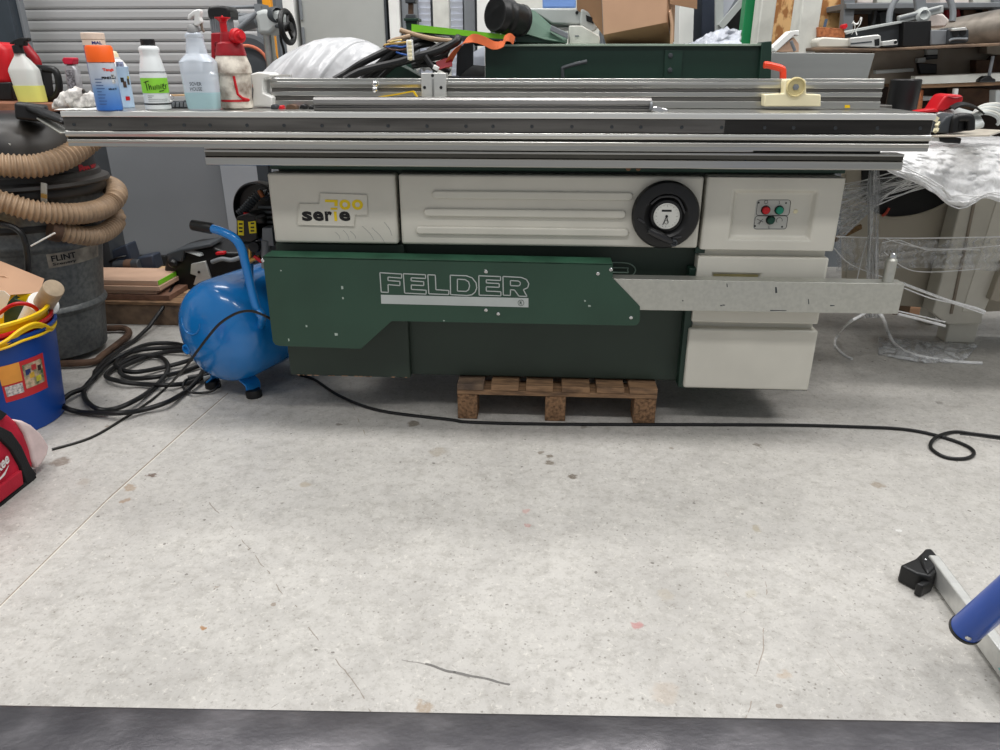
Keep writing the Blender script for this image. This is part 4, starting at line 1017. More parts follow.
b = MB(); text_cyl(b, 'PENETRAT', (p.x, p.y), r+.0006, f+.42, p.z+hc_-.043, .044, .0065, .06); text_cyl(b, 'OIL', (p.x, p.y), r+.0006, f+.72, p.z+hc_-.053, .012, .006, .06)
text_cyl(b, 'MULTI', (p.x, p.y), r+.0006, f+.5, p.z+.060, .024, .005, .04); build('lettering', b, blk, can)
b = MB()
for k in range(9):
    w = (.30, .34, .28, .33, .2, .34, .31, .26, .33)[k]
    patch_cyl(b, (p.x, p.y), r+.0005, f-.75, f-.75+w*1.9, p.z+.018+k*.0085, p.z+.020+k*.0085, 6)
build('label_print', b, mat('print_grey', (66, 92, 140), .5), can)
for zz_ in (.075, .090):
    build('hazard_mark', patch_cyl(MB(), (p.x, p.y), r+.0007, f+.55, f+.85, p.z+zz_, p.z+zz_+.011, 5), mat('mark_white', (236,236,236), .5, var=.5, scale=120, col2=(40,40,40)), can)
# pale blue spray can
r = .033; p = base(124, 108.2, r); h = hgt_(51, p); hb = hgt_(67, p)
can = thing('spray_can', 'pale blue spray can without cap and with a red dot behind the orange-capped can', 'spray can', p)
build('body', MB().lathe([(r-.002,0),(r,.002),(r,hb-.004),(r+.001,hb-.002),(r+.001,hb),(r-.003,hb+.001)], p, seg=36), mat('can_pale', (176, 202, 226), .35, var=.05), can)
build('shoulder', MB().lathe([(r-.002,hb),(r-.004,hb+.006),(r-.012,hb+.018),(r-.018,hb+.022),(r-.018,hb+.028),(.001,hb+.028)], p, seg=36), 'white', can)
build('nozzle', MB().lathe([(.012,hb+.022),(.012,h-.010),(.008,h-.002),(.001,h)], p, seg=20), 'ivory', can)
f = face(p)
build('red_dot', patch_cyl(MB(), (p.x, p.y), r+.0008, f+.30, f+.72, p.z+.022, p.z+.034, 6), 'red', can)
for (a, z, w, hh, c) in ((.15,.075,.3,.014,(40,40,38)),(.3,.060,.32,.018,(90,70,56)),(.75,.068,.3,.018,(60,58,52)),(.85,.085,.25,.008,(196,180,60))):
    build('label_picture', patch_cyl(MB(), (p.x, p.y), r+.0006, f+a, f+a+w, p.z+z, p.z+z+hh, 5), mat('lp_%d' % c[0], c, .5, var=.4, scale=90), can)
b = MB(); patch_cyl(b, (p.x, p.y), r+.0007, f+.0, f+.7, p.z+.118, p.z+.135, 8); build('label_print', b, mat('print_pale', (150, 160, 190), .5, var=.5, scale=140), can)
# thinner bottle
r = .037; p = base(159, 110.3, r); h = hgt_(39, p)
def ph(y): return hgt_(y, p)
bt_ = thing('thinner_bottle', 'white bottle with black cap and a lime green handwritten label', 'bottle', p)
build('body', MB().lathe([(.034,0),(r,.003),(r,ph(82)),(r+.001,ph(76)),(r-.001,ph(72)),(r-.005,ph(64)),(.028,ph(58)),(.026,ph(55)),(.0285,ph(51)),(.029,ph(49)),(.026,ph(47)),(.021,ph(46)),(.001,ph(46))], p, seg=40), mat('bottle_white', (226, 230, 230), .35, var=.04), bt_)
build('cap', MB().lathe([(.0195,ph(47.5)),(.0205,ph(46.5)),(.0205,ph(45)),(.019,ph(44.5)),(.020,ph(44)),(.020,ph(39.6)),(.018,ph(39)),(.001,ph(39))], p, seg=30), 'black', bt_)
f = face(p)
build('label', patch_cyl(MB(), (p.x, p.y), r+.0008, f-1.4, f+1.4, ph(93)+p.z-.0, ph(78)+p.z, 24), mat('label_lime', (140, 212, 60), .6, var=.03), bt_)
build('rim_line', patch_cyl(MB(), (p.x, p.y), r+.0012, f-1.5, f+1.5, ph(72.6)+p.z, ph(71.6)+p.z, 24), 'mid_grey', bt_)
build('base_band', patch_cyl(MB(), (p.x, p.y), r+.0008, f-1.5, f+1.5, ph(104.5)+p.z, ph(103)+p.z, 24), 'black', bt_)
b = MB()
def hand(pts, w=.0011):
    b.tube([(p.x+(r+.0018)*math.cos(f+a), p.y+(r+.0018)*math.sin(f+a), p.z+ph(86)+z) for a, z in pts], w, 5)
hand([(-.85,.010),(-.40,.014)]); hand([(-.66,.013),(-.62,-.012)]); hand([(-.45,.006),(-.42,-.010)]); hand([(-.43,-.003),(-.30,.002),(-.26,-.010)])
hand([(-.14,.0),(-.12,-.010)]); hand([(-.02,-.010),(.0,.002),(.12,-.009),(.16,.004)]); hand([(.26,-.009),(.28,.003),(.42,-.008),(.46,.005)])
hand([(.56,-.001),(.72,.002),(.70,.006),(.60,.005),(.58,-.006),(.74,-.008)]); hand([(.84,-.008),(.86,.003),(.98,.004)]); hand([(.25,-.015),(.62,-.012)])
build('handwriting', b, blk, bt_)
b = MB()
for k, w in enumerate((.5,.35,1.6,1.5)): patch_cyl(b, (p.x, p.y), r+.0009, f-.7, f-.7+w, p.z+ph(95.5+k*1.7)-.001, p.z+ph(95.5+k*1.7), 6)
build('label_print', b, 'mid_grey', bt_)
# clear trigger sprayer
p = base(205, 110.5, .03); f = face(p)
spb = thing('trigger_sprayer', 'clear trigger spray bottle half full of pale blue liquid', 'spray bottle', p)
clear = mat('clear_plastic', (218, 226, 236), .22, var=.03, alpha=.62, scale=4)
def lerpw(y):   # half width in px of the bottle at picture height y
    T = [(110,12.5),(108,13),(92,14),(75,14.5),(62,14.8),(60,14.5),(57,12),(54,9.2),(45,8),(38,7.3),(37,8),(34.5,8),(34,7),(32.5,6)]
    return T
pr = [((w/740*2.52)/1.0, hgt_(y, p)) for y, w in lerpw(0)]
def sqlathe(pr, pw=4, seg=40, c=p, sy=.72):
    b = MB(); o = 0; n = len(pr)
    for rr, z in pr:
        q = pw if z < hgt_(60, p) else 2.2
        for k in range(seg):
            a = 2*PI*k/seg; ca_, sa_ = math.cos(a), math.sin(a)
            m_ = (abs(ca_)**q+abs(sa_)**q)**(-1/q)
            b.v.append(Vector((c.x+rr*m_*ca_, c.y+rr*m_*sa_*sy, c.z+z)))
    for i in range(n-1):
        for k in range(seg): k2 = (k+1)%seg; b.f.append((i*seg+k, i*seg+k2, (i+1)*seg+k2, (i+1)*seg+k))
    b.f.append(tuple(range(seg))[::-1]); b.f.append(tuple((n-1)*seg+k for k in range(seg)))
    return b
build('body', sqlathe(pr), clear, spb)
lq = [(rr-.001, z+.0015) for rr, z in pr[:1]]+[(13/740*2.52+.0006, hgt_(108,p)), (14.05/740*2.52+.0006, hgt_(92.5,p))]
build('liquid', sqlathe(lq), mat('liquid_blue', (178, 212, 218), .15, var=.02, alpha=.92), spb)
build('collar', MB().lathe([(.017,hgt_(33,p)),(.018,hgt_(32,p)),(.015,hgt_(26,p)),(.010,hgt_(24,p)),(.001,hgt_(24,p))], p, seg=20), mat('collar_grey', (150,150,150), .4), spb)
hd_ = [(187,19),(188,14.5),(193,10.5),(198,9),(200,10),(200,13),(199,17),(201,22),(197,26),(193.5,25),(194,19),(194,15.5),(191,17),(189,20)]
build('trigger_head', MB().prism([at(x, y, p.y-.012) for x, y in hd_], (0,.024,0)), mat('trigger_clear', (226,226,224), .3), spb, bev=.003)
build('trigger', MB().tube(spline([at(198,17,p.y), at(201,23,p.y), at(202,28,p.y), at(204,32,p.y)], 5), .004, 8), mat('trigger_brown', (120, 104, 92), .4), spb)
b = MB(); yy = p.y-.72*13.6/740*2.52-.0055
text_flat(b, 'SOVER', at(195.5, 84, yy), .036, .010, .01); text_flat(b, 'HOUSE', at(196, 89, yy), .036, .010, .01)
build('lettering', b, 'dark_grey', spb, smooth=False)
# red and cream pressure sprayer
p = base(238, 109.5, .04); H_ = lambda y: hgt_(y, p)
pxm = 2.52/740
prs = thing('pressure_sprayer', 'grubby cream pressure sprayer with red shoulder and pump knob', 'sprayer', p)
build('tank', MB().lathe([(12*pxm,0),(14*pxm,.004),(13.6*pxm,H_(96)),(14.5*pxm,H_(84)),(14.6*pxm,H_(75)),(16.2*pxm,H_(73)),(15.8*pxm,H_(66)),(14*pxm,H_(60)),(12.5*pxm,H_(55)),(.001,H_(55))], p, seg=40), mat('grubby_cream', (226, 218, 204), .5, scale=26, col2=(128, 112, 100)), prs)
sh = build('shoulder', MB().lathe([(13.2*pxm,H_(56)),(13.2*pxm,H_(54.5)),(12.3*pxm,H_(50)),(11*pxm,H_(44)),(7.5*pxm,H_(42)),(7*pxm,H_(36)),(6*pxm,H_(32)),(.001,H_(32))], p, seg=36), 'red_dark', prs)
build('nozzle', MB().lathe([(6*pxm,0),(6*pxm,.012),(5*pxm,.016),(3.4*pxm,.020),(3.2*pxm,.030),(.001,.030)], at(235, 36, p.y-.02), (.9,-.45,.12), 20).cyl(at(240,36,p.y-.03), at(233,38,p.y), 5.5*pxm), 'red', sh)
build('pump_knob', MB().lathe([(3*pxm,H_(34)),(3*pxm,H_(22)),(4.6*pxm,H_(20)),(6.6*pxm,H_(18.5)),(6.6*pxm,H_(17.4)),(1*pxm,H_(17)),(.6*pxm,H_(15.5)),(.001,H_(15.5))], p+Vector((-.012,0,0)), seg=24), 'red', prs)
f = face(p)
build('label_stripe', patch_cyl(MB(), (p.x, p.y), 13.9*pxm+.0016, f-1.2, f+.8, p.z+H_(101.5), p.z+H_(99.5), 20), 'red', prs)
build('label_stripe', MB().tube([(p.x+(14.4*pxm+.001)*math.cos(f+a), p.y+(14.4*pxm+.001)*math.sin(f+a), p.z+H_(y)) for a, y in ((.0,76),(.05,86),(.1,94),(.35,98),(.8,100))], .004, 6), 'red', prs)
# red box with brush top behind it
p = at(222, 70, 2.62)
p.z = ZT
hb_ = thing('lamp_holder', 'dark red box with a black capped clear ribbed column standing on it behind the sprayers', 'holder', p)
build('box', MB().px([(210.5,33),(234,31.5),(238,69),(240,106),(218,106),(211,68)], 2.60, .07), 'red_dark', hb_, bev=.004)
b = MB()
for k in range(4): b.lathe([(.008,0),(.007,.003),(.001,.004)], at(216.5, 44+k*6.5, 2.60), (0,-1,0), 14)
build('stud', b, mat('red_deep', (110,10,20), .4), hb_)
build('fitting', MB().cyl(at(211,76,2.585), at(222,76,2.585), .014, 14).tube(spline([at(213,79,2.585), at(218,80,2.58), at(222,78,2.585)],4), .004, 8), 'chrome', hb_)
cap_ = build('black_cap', MB().px([(206.5,10),(209,6),(217,5),(226,6),(229,9),(230,19),(222,17),(208,19)], 2.60, .08), 'black', hb_, bev=.012, seg=3)
b = MB()
for k in range(8): b.cyl(at(210.5+k*2.3, 17, 2.61), at(212.5+k*2.1, 33, 2.61), .0042, 8)
b.px([(211,18),(227,17),(229,33),(212,33.5)], 2.615, .05)
build('ribbed_column', b, 'mid_grey', cap_)
# rag
rg_ = MB()
def ragf(cx0, cy0, cx1, cy1, Y, w, seed, h0=.02):
    A_ = at(cx0, cy0, Y); B_ = at(cx1, cy1, Y); n = Vector((seed*3.1, 0, 0))
    def fn(u, v):
        q = A_.lerp(B_, u); a = 2*PI*v
        rr = w*(.25+math.sin(PI*min(max(u, .02), .98))**.6)*(1+.45*noise.noise(Vector((u*7, math.cos(a)*2.0, math.sin(a)*2.0))+n))
        return (q.x, q.y+rr*math.cos(a)*1.1, max(q.z+rr*math.sin(a), ZT+.0005))
    return fn
rg_.grid(ragf(54, 107, 84, 92, 2.36, .022, 1), 26, 16).grid(ragf(70, 108, 99, 97, 2.37, .020, 2), 26, 16)
single('rag', rg_, mat('rag_white', (226, 222, 216), .9, scale=60, col2=(150, 146, 142), bump=.5, bscale=120), 'crumpled grubby white rag on the left end of the sliding table', 'rag', ang=80)
b = MB().grid(lambda u, v: (at(56+44*u, 111, 2.27).x, 2.262+.17*v, ZT+.0012+.004*abs(noise.noise(Vector((u*6, v*3, 2))))+ (0 if u < .1 else 0)), 20, 8)
single('paper_sheet', b, 'white', 'thin white sheet lying under the rag on the left end of the sliding table', 'sheet', solid=.001)
single('tape_measure', MB().px([(85,98),(97,97),(97,107),(86,107.5)], 2.40, .05), 'black', 'small black block between the rag and the blue can', 'block', bev=.004)
bpy.data.objects['tape_measure'].name = 'black_block'
# small clamps and tools lying behind the thinner bottle
ck = thing('toggle_clamp', 'small grey metal clamp lying between the thinner bottle and the clear sprayer', 'clamp', onz(177, 108, ZT))
build('body', MB().px([(169,104),(173,101),(182,101),(185,99.5),(188,101),(188,108.5),(170,108.5)], 2.40, .04), 'dark_grey', ck, bev=.004)
b = MB()
for k in range(4): b.px([(172+k*4,102.5),(174.5+k*4,102.5),(174.5+k*4,107),(172+k*4,107)], 2.397, .01)
build('jaw', b, 'mid_grey', ck, bev=.001)
build('ring', MB().tube([at(171+2.5*math.cos(a), 98+2.5*math.sin(a), 2.40) for a in [2*PI*i/14 for i in range(15)]], .0016, 6), 'chrome', ck)
single('pencil', MB().cyl(at(170,95.5,2.52), at(190,95,2.50), .0032, 6), 'ply', 'thin yellowish stick lying behind the small grey clamp', 'stick')
for (x0, x1, y0, y1, m_, lab_, nm) in ((270,277,104,109,'dark_grey','tiny dark block just right of the white fence end cap','block'),(278,283,105,109.5,'red','tiny red and white plug left of the bearing block','plug'),(285,297,104,110,'brown','small rounded brown bearing block near the left end of the round bar','block'),(299,307,104,109,'black','first small black knob before the left end of the round bar','knob'),(308,313.5,105,109.5,'black','second small black knob touching the left end of the round bar','knob')):
    single(nm, MB().px([(x0,y1),(x0+1,y0+1),((x0+x1)/2,y0),(x1-1,y0+1.5),(x1,y1)], 2.37, .03), m_, lab_, nm, bev=.003)

# ================================================================== fence and what is clamped to it
YFn = 2.462
def zf_(y): return at(500, y, YFn).z
fe = thing('crosscut_fence', 'long ribbed aluminium fence running across the back of the sliding table', 'fence', (0, YFn, ZT))
z78 = zf_(78.5)
prf = [(0,ZT+.002),(0,ZT+.022),(.006,ZT+.024),(.006,ZT+.034),(0,ZT+.036),(0,ZT+.048),(.008,ZT+.050),(.008,ZT+.058),(0,ZT+.060),(-.002,ZT+.070),(0,ZT+.078),(.006,ZT+.080),(.006,z78-.010),(0,z78-.008),(0,z78),(.04,z78),(.04,ZT+.002)]
x0 = at(271, 90, YFn).x; x1 = at(883, 90, YFn).x
gm = mat('fence_groove_shade', (112, 110, 106), .5, .7, var=.2, aniso=(.5,8,8))  # shade of the fence recesses, laid in as darker strips
for a_, c_ in ((.0238,.0342),(.0498,.0582),(.0798,z78-ZT-.0098)): build('groove_shade', MB().box((x0+.001, YFn+.0045 if a_ < .06 else YFn+.005, ZT+a_), (x1-.001, YFn+.0088, ZT+c_)), gm, fe)
build('profile', MB().profx(prf, x0, x1, YFn, 0), 'alu', fe, smooth=False, bev=.0006, seg=1)
ec = build('end_cap', MB().px([(250,74),(258,72),(269,73),(271,76),(263,79),(263,93),(272,97),(272,106.5),(252,106.5),(253,90)], YFn-.03, .085), 'white', fe, bev=.004)
build('end_knob', MB().lathe([(.012,0),(.012,.012),(.009,.016),(.001,.016)], at(268, 78, YFn-.01), (.2,-.3,1), 16), 'white', ec, bev=.001)
br = build('bracket', MB().px([(421,73),(446,73),(446,97),(421.5,97)], YFn-.014, .05), 'alu_white', fe, bev=.0015)
for q in ((432.5,75.5),(424.5,87.5),(441,87.5)): build('bolt', MB().lathe([(.005,0),(.004,.002),(.001,.002)], at(q[0], q[1], YFn-.014), (0,-1,0), 10), 'black', br)
build('bracket_rib', MB().px([(432,79),(434,79),(434,97),(432,97)], YFn-.016, .003), 'alu', br)
for k in range(2): build('pivot_bolt', MB().sphere(at(375, 84+k*5.5, YFn-.012), .011-.001*k, 14), 'chrome', fe)
yc_ = thing('yellow_clip', 'flat yellow metal strip resting against the fence above the round bar', 'strip', at(398, 98, YFn-.03))
build('strip', MB().strip(spline([at(379,97,YFn-.03), at(396,94.5,YFn-.03), at(412,91.5,YFn-.03), at(414.5,93,YFn-.03), at(418,98,YFn-.03)], 4), .014, .004, (0,1,0)), 'yellow', yc_)
# stop block
sb = build('stop_block', MB().px([(765,94.5),(784.5,93.5),(785,81),(787,79),(804,79),(806,81),(806.5,94),(821,94.5),(821,106.5),(764.5,106.5)], YFn-.045, .044), 'ivory', fe, bev=.003)
sb['label'] = 'ivory stop block with a round boss'
c_ = at(795.5, 87, YFn-.045)
bo = build('boss', MB().lathe([(.028,0),(.028,.006),(.025,.008),(.022,.002),(.010,.001),(.001,.001)], c_, (0,-1,0), 30), mat('ivory_ring', (220, 204, 150), .5, var=.15, scale=20), sb)
build('boss_bolt', MB().lathe([(.009,0),(.009,.007),(.001,.008)], c_, (0,-1,0), 6), 'mid_grey', bo)
lv = build('clamp_lever', MB().tube(spline([at(783.5,70,YFn+.02), at(780,68,YFn+.02), at(774,66.5,YFn+.02), at(768,65,YFn+.02), at(764,65,YFn+.02)], 4), .0095, 10, rf=lambda i: .010+.0*i), mat('orange_red', (226, 66, 34), .4), fe, bev=0)
build('lever_stem', MB().cyl(at(783,69,YFn+.02), at(783,79,YFn+.02), .010, 14), mat('orange_red', (226, 66, 34), .4), lv)
build('lever_stub', MB().cyl(at(783,75,YFn+.02), at(783,80,YFn+.02), .0085, 14), 'black', lv)
build('sticker', MB().px([(845,105),(850,105),(850,108),(845,108)], YFn-.002, .003), 'yellow', fe)
# round bar lying on the table
Yr = 2.285
zr = at(480, 97.5, Yr).z-ZT
prf = [(0,0),(-.002,.008),(.004,.010),(.004,.014),(-.002,.016),(-.003,zr*.55),(0,zr*.8),(.006,zr*.95),(.014,zr),(.03,zr),(.036,zr*.9),(.038,.0)]
single('aluminium_rail', MB().profx([(y, ZT+.0006+z) for y, z in prf], at(313.5,105,Yr).x, at(651.5,105,Yr).x, Yr, 0), mat('rail_alu', (140, 138, 136), .4, .95, var=.15, scale=5, aniso=(.5,8,8)), 'grey aluminium rail with rounded top lying loose along the front of the sliding table', 'rail', bev=.0006, seg=1, ang=25)
lc = thing('latch_catch', 'small chrome catch lying at the right end of the loose rail', 'catch', onz(661, 112, ZT))
build('body', MB().px([(652,107),(658,106.5),(668,109.5),(669,111.5),(660,113),(652,111)], 2.28, .03), 'chrome', lc, bev=.002)
build('pin', MB().cyl(at(650,106,2.275), at(652,106,2.275), .012, 14), 'mid_grey', lc)

# ================================================================== behind the fence
YG = 2.76
gz = at(600, 45, YG).z
gb = thing('green_guard_box', 'long dark green sheet steel box behind the fence with a small black lever', 'machine guard', (at(620,60,YG).x, YG+.12, ZT))
gx0 = at(485, 60, YG).x; gx1 = at(768, 60, YG).x
build('box', MB().box((gx0, YG, ZT), (gx1-.01, YG+.26, gz)), 'green_dark', gb, bev=.003)
build('top_lip', MB().box((gx0, YG-.012, gz-.004), (at(764,45,YG).x, YG+.26, gz+.003)), mat('lip_green', (150, 166, 150), .4), gb, bev=.001)
build('end_post', MB().px([(762,42),(772,41),(771,78),(768,100),(757,100),(759,78)], YG-.02, .06), 'green_dark', gb, bev=.002)
hp_ = build('hinge_plate', MB().px([(665,50),(683,50.5),(681,80),(664,80)], YG-.008, .008), 'green_dark', gb, bev=.001)
for q in ((670.5,55.5),(670,70)): build('screw', MB().lathe([(.008,0),(.007,.004),(.001,.005)], at(q[0], q[1], YG-.008), (0,-1,0), 12), 'dark_grey', hp_)
build('black_lever', MB().tube(spline([at(563,79,YG-.03), at(562.5,70,YG-.03), at(564,67.5,YG-.03), at(576,64,YG-.035), at(587,61.5,YG-.035)], 4), .0065, 8), 'dark_grey', gb)
# extraction duct lying on the green box
du = thing('extraction_duct', 'green extraction hood with a wide black hose mouth lying on the green box', 'duct', at(535, 44, YG+.02))
zt2 = gz+.004
build('hood', MB().prism([at(516,12,YG+.02), at(534,10,YG+.14), at(553,27,YG+.10), at(568,33,YG+.02), at(567,43.5,YG+.0), at(545,40,YG-.0), at(510,30,YG+.0), at(505,22,YG+.0)], (0,.12,.0)), mat('hood_green', (70, 98, 82), .45), du, bev=.004)
build('hood_base', MB().prism([at(500,30,YG+.01), at(545,38,YG+.01), at(566,43,YG+.01), at(512,43,YG+.01), at(503,40,YG+.01)], (0,.16,0)), 'green_dark', du, bev=.004)
build('hood_plate', MB().px([(551,25),(568,33),(568,39),(550,30.5)], YG-.004, .010), 'mid_grey', du, bev=.002)
m0 = at(497, 14.5, YG-.08); m1 = at(527, 22, YG+.02)
dv = (m1-m0).normalized()
mo = build('hose_mouth', MB().lathe([(.047,0),(.052,.0),(.054,.004),(.053,.02),(.055,.024),(.055,.03),(.053,.034),(.053,.05),(.055,.054),(.055,.06),(.049,.075),(.047,.115),(.050,.118),(.050,.125),(.046,.125),(.040,.12),(.044,.06),(.046,.004),(.047,0)], m0-dv*.01, dv, 40), 'black', du)
# beige machine head and the pieces around it
mh = thing('machine_housing', 'pale grey machine housing with a dark rectangular slot lying on the green box', 'machine housing', at(580, 44, YG+.1))
build('upper_case', MB().prism([at(522,8,YG+.16), at(582,8.5,YG+.16), at(582,24.5,YG+.16), at(552,24,YG+.16), at(533,12,YG+.16)], (.0,.12,.0)).px([(581,8.5),(596,14),(597,30),(590,33),(580,24.5)], YG+.14, .14), 'light_grey', mh, bev=.006)
build('slot', MB().px([(586,15),(593.5,18),(593.5,24),(586.5,21)], YG+.136, .004), 'black', mh)
build('lower_case', MB().px([(569,25.5),(582,25.5),(600,36),(600,44.5),(569,44.5)], YG+.10, .12), 'cream_dirty', mh, bev=.004)
build('case_bolt', MB().lathe([(.006,0),(.005,.003),(.001,.003)], at(577,12.7,YG+.158), (0,-1,0), 10), 'black', mh)
build('maker_mark', MB().px([(575,35.3),(579,35.3),(579,36.6),(575,36.6)], YG+.098, .002), 'mid_grey', mh)
for i, (a_, c_, lab_) in enumerate(((542.5,576,'pale blue plastic box behind the grey machine housing'),)):
    o = single('storage_box', MB().px([(a_,-8),(c_,-8),(c_,8.2),(a_,8.2)], 3.05, .12), 'blue_box', lab_, 'box', bev=.006)
single('machine_table', MB().box((at(520,10,3.0).x, 3.0, 1.30), (at(600,10,3.0).x, 3.3, at(560,8.5,3.05).z-.002)), 'light_grey', 'pale grey table top carrying the blue plastic box behind the green box', 'table')
# cardboard box
YK = 2.80
cbx = thing('cardboard_box', 'open brown cardboard box standing on one corner on the green box', 'cardboard box', at(650, 44, YK))
build('front_side', MB().px([(601,-30),(667,-30),(667,22.5),(603.5,35)], YK, .004), 'card', cbx, bev=.001)
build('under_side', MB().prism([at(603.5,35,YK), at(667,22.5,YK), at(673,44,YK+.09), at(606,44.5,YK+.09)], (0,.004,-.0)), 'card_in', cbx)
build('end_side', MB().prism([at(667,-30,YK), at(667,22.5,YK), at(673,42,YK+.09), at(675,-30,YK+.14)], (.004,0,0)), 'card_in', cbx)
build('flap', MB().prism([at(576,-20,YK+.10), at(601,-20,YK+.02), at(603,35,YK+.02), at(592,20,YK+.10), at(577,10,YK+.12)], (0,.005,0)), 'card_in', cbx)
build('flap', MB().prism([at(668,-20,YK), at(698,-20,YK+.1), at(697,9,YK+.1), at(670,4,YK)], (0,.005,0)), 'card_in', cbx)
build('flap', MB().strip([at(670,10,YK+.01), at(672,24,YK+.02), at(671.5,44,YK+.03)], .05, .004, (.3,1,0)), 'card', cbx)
single('plastic_film', MB().grid(lambda u, v: tuple(at(618+56*u, 44.5-7*v*(.35+.65*u), YK+.12)+Vector((0,.05*v, .008*noise.noise(Vector((u*9, v*4, 1)))))), 24, 8), mat('film_grey', (150,154,160), .25, alpha=.8), 'crumpled clear film under the tilted cardboard box', 'plastic film', solid=.001)
# black box opening left of the green box
dk = thing('black_tray', 'black open sheet metal tray at the left end of the green box', 'tray', at(472, 78, YG))
build('side', MB().px([(457,50),(464,44),(473,42.5),(473,65),(459,76),(456,76)], YG+.02, .012), 'dark_grey', dk, bev=.002)
build('floor', MB().prism([at(459,76,YG+.02), at(473,65,YG+.10), at(485,66,YG+.10), at(485,77,YG+.02)], (0,.0,-.006)), 'black', dk)
build('rear_lip', MB().px([(472,42),(485,42),(485,46),(475,46)], YG+.10, .01), 'black', dk, bev=.001)
build('front_lip', MB().px([(448,76),(484,77),(484,79),(448,79)], YG-.01, .02), 'dark_grey', dk, bev=.001)
build('tray_leg', MB().box((at(466,90,YG+.03).x, YG+.02, ZT), (at(480,90,YG+.03).x, YG+.12, at(470,77,YG+.03).z)), 'dark_grey', dk)
single('bright_screen', MB().px([(473.5,52),(484.5,46),(485,104),(473.5,104)], YG+.2, .005), mat('frame_white', (226,232,244), .4), 'bright white panel seen through the black tray', 'panel')
single('green_wedge', MB().px([(382,64),(392,63),(399,64),(421,77),(421,104),(382,104)], 2.70, .10), 'green_dark', 'dark green sloping metal bracket behind the fence under the black cables', 'bracket', bev=.003)
# plastic bag
def bagf(u, v):
    x = 262+128*u; top = (74, 62, 53, 46, 41, 38.5, 38, 38.5, 41, 47, 62); k = u*10; i = min(int(k), 9); ty = top[i]+(top[i+1]-top[i])*(k-i)
    Y0 = 2.72; A_ = at(x, ty, Y0+.10)
    B_ = at(x, 78, Y0); B_.z = ZT+.002
    w = v; f = math.sin(w*PI/2)
    q = Vector((A_.x+(B_.x-A_.x)*(1-f), Y0+.13*(1-math.cos(w*PI/2)), ZT+.002+(A_.z-ZT)*f))
    n = noise.noise(Vector((u*4, v*2.2, 3)))*.014+(1-abs(noise.noise(Vector((u*6-v*3.0, v*.8, 8)))))**6*.012+noise.noise(Vector((u*16-v*6, v*4, 5)))*.005
    q.y -= n; q.z += n*.1*f; return q
b = MB().grid(bagf, 90, 50)
single('plastic_sheet_bundle', b, mat('white_plastic_sheet', (192, 193, 195), .25, var=.1, scale=14, bump=.5, bscale=34, alpha=.95), 'crumpled translucent white plastic sheet heaped behind the fence', 'plastic sheet', solid=.001, ang=180)
# cable bundle: one thing with several cables
cbn = thing('cable_bundle', 'tangle of thick black cables with bare wire ends piled behind the fence', 'cables', at(400, 78, 2.66))
def cab(pts, r=.011, m='rubber', Y=2.63, nm='cable'):
    return build(nm, MB().tube(spline([at(x, y, Y+(0 if len(q_) < 3 else q_[2])) for q_ in pts for x, y in [q_[:2]]], 6), r, 10), m, cbn)
cab([(334,80),(348,72,.01),(362,63),(380,54),(396,47),(410,44,.03)], .0115)
cab([(345,80),(360,72),(378,67),(400,62),(420,56),(440,50),(456,42),(458,38,.02)], .013, Y=2.60)
cab([(362,80),(375,68),(388,56),(398,48),(414,40,.03),(432,36,.05)], .011)
cab([(370,80),(380,70),(392,60),(404,52),(418,46,.02),(428,44,.05)], .010, Y=2.64)
cab([(378,80),(390,68),(402,60),(412,50,.03),(425,43,.04),(436,48,.05),(430,60,.05),(416,66,.03)], .010, Y=2.67)
cab([(400,30,.04),(406,32,.04),(416,35,.04),(428,38,.04),(440,40,.02),(452,41,.02)], .008, 'hose', 2.62)
cab([(388,43,.03),(394,40,.03),(402,38,.03),(410,36,.04)], .007, 'hose', 2.60)
cab([(428,52),(438,47),(445,44),(447,50),(440,56),(430,58)], .011, Y=2.64)
cab([(425,56),(432,66),(438,70)], .009, Y=2.58)
cab([(416,62),(430,56),(448,56)], .012, Y=2.66)
cab([(418,40),(428,36),(440,38),(450,40)], .012, Y=2.68); cab([(412,66),(424,64),(438,66),(450,72)], .010, Y=2.68)
cab([(442,78),(446,84),(450,96)], .0045, Y=2.56)
for pts, c in (([(384,45),(392,43.5),(400,43),(407,42)],(200,160,80)),([(386,47),(394,46),(402,47),(408,45)],(40,90,170)),([(383,46),(390,49),(398,50),(406,49)],(90,60,46)),([(396,52),(402,54),(408,55)],(40,40,50)),([(390,42),(396,40.5),(402,40)],(216,190,120))):
    build('wire', MB().tube(spline([at(x, y, 2.58) for x, y in pts], 5), .0028, 6), mat('wire_%d' % c[0], c, .5), cbn)
tb_ = build('terminal_block', MB().px([(406,40),(412,39.5),(413.5,60),(407.5,60)], 2.57, .02), 'white', cbn, bev=.002)
b = MB()
for k in range(5): b.lathe([(.007,0),(.006,.004),(.001,.005)], at(409.5+k*.25, 42.5+k*4, 2.57), (0,-1,0), 10)
build('terminal_screw', b, 'ivory', tb_)
build('connector', MB().obox(at(436,68,2.57), (.018,.015,.014), (0,.5,0)), 'white', cbn, bev=.002)
single('rag', MB().grid(lambda u, v: tuple(at(416+26*u, 70-9*v*math.sin(PI*(.1+.8*u)), 2.70)+Vector((0, .05*v, .012*noise.noise(Vector((u*8, v*5, 9)))))), 16, 8), 'white', 'small white cloth tucked under the black cables beside the bracket', 'rag', solid=.001)
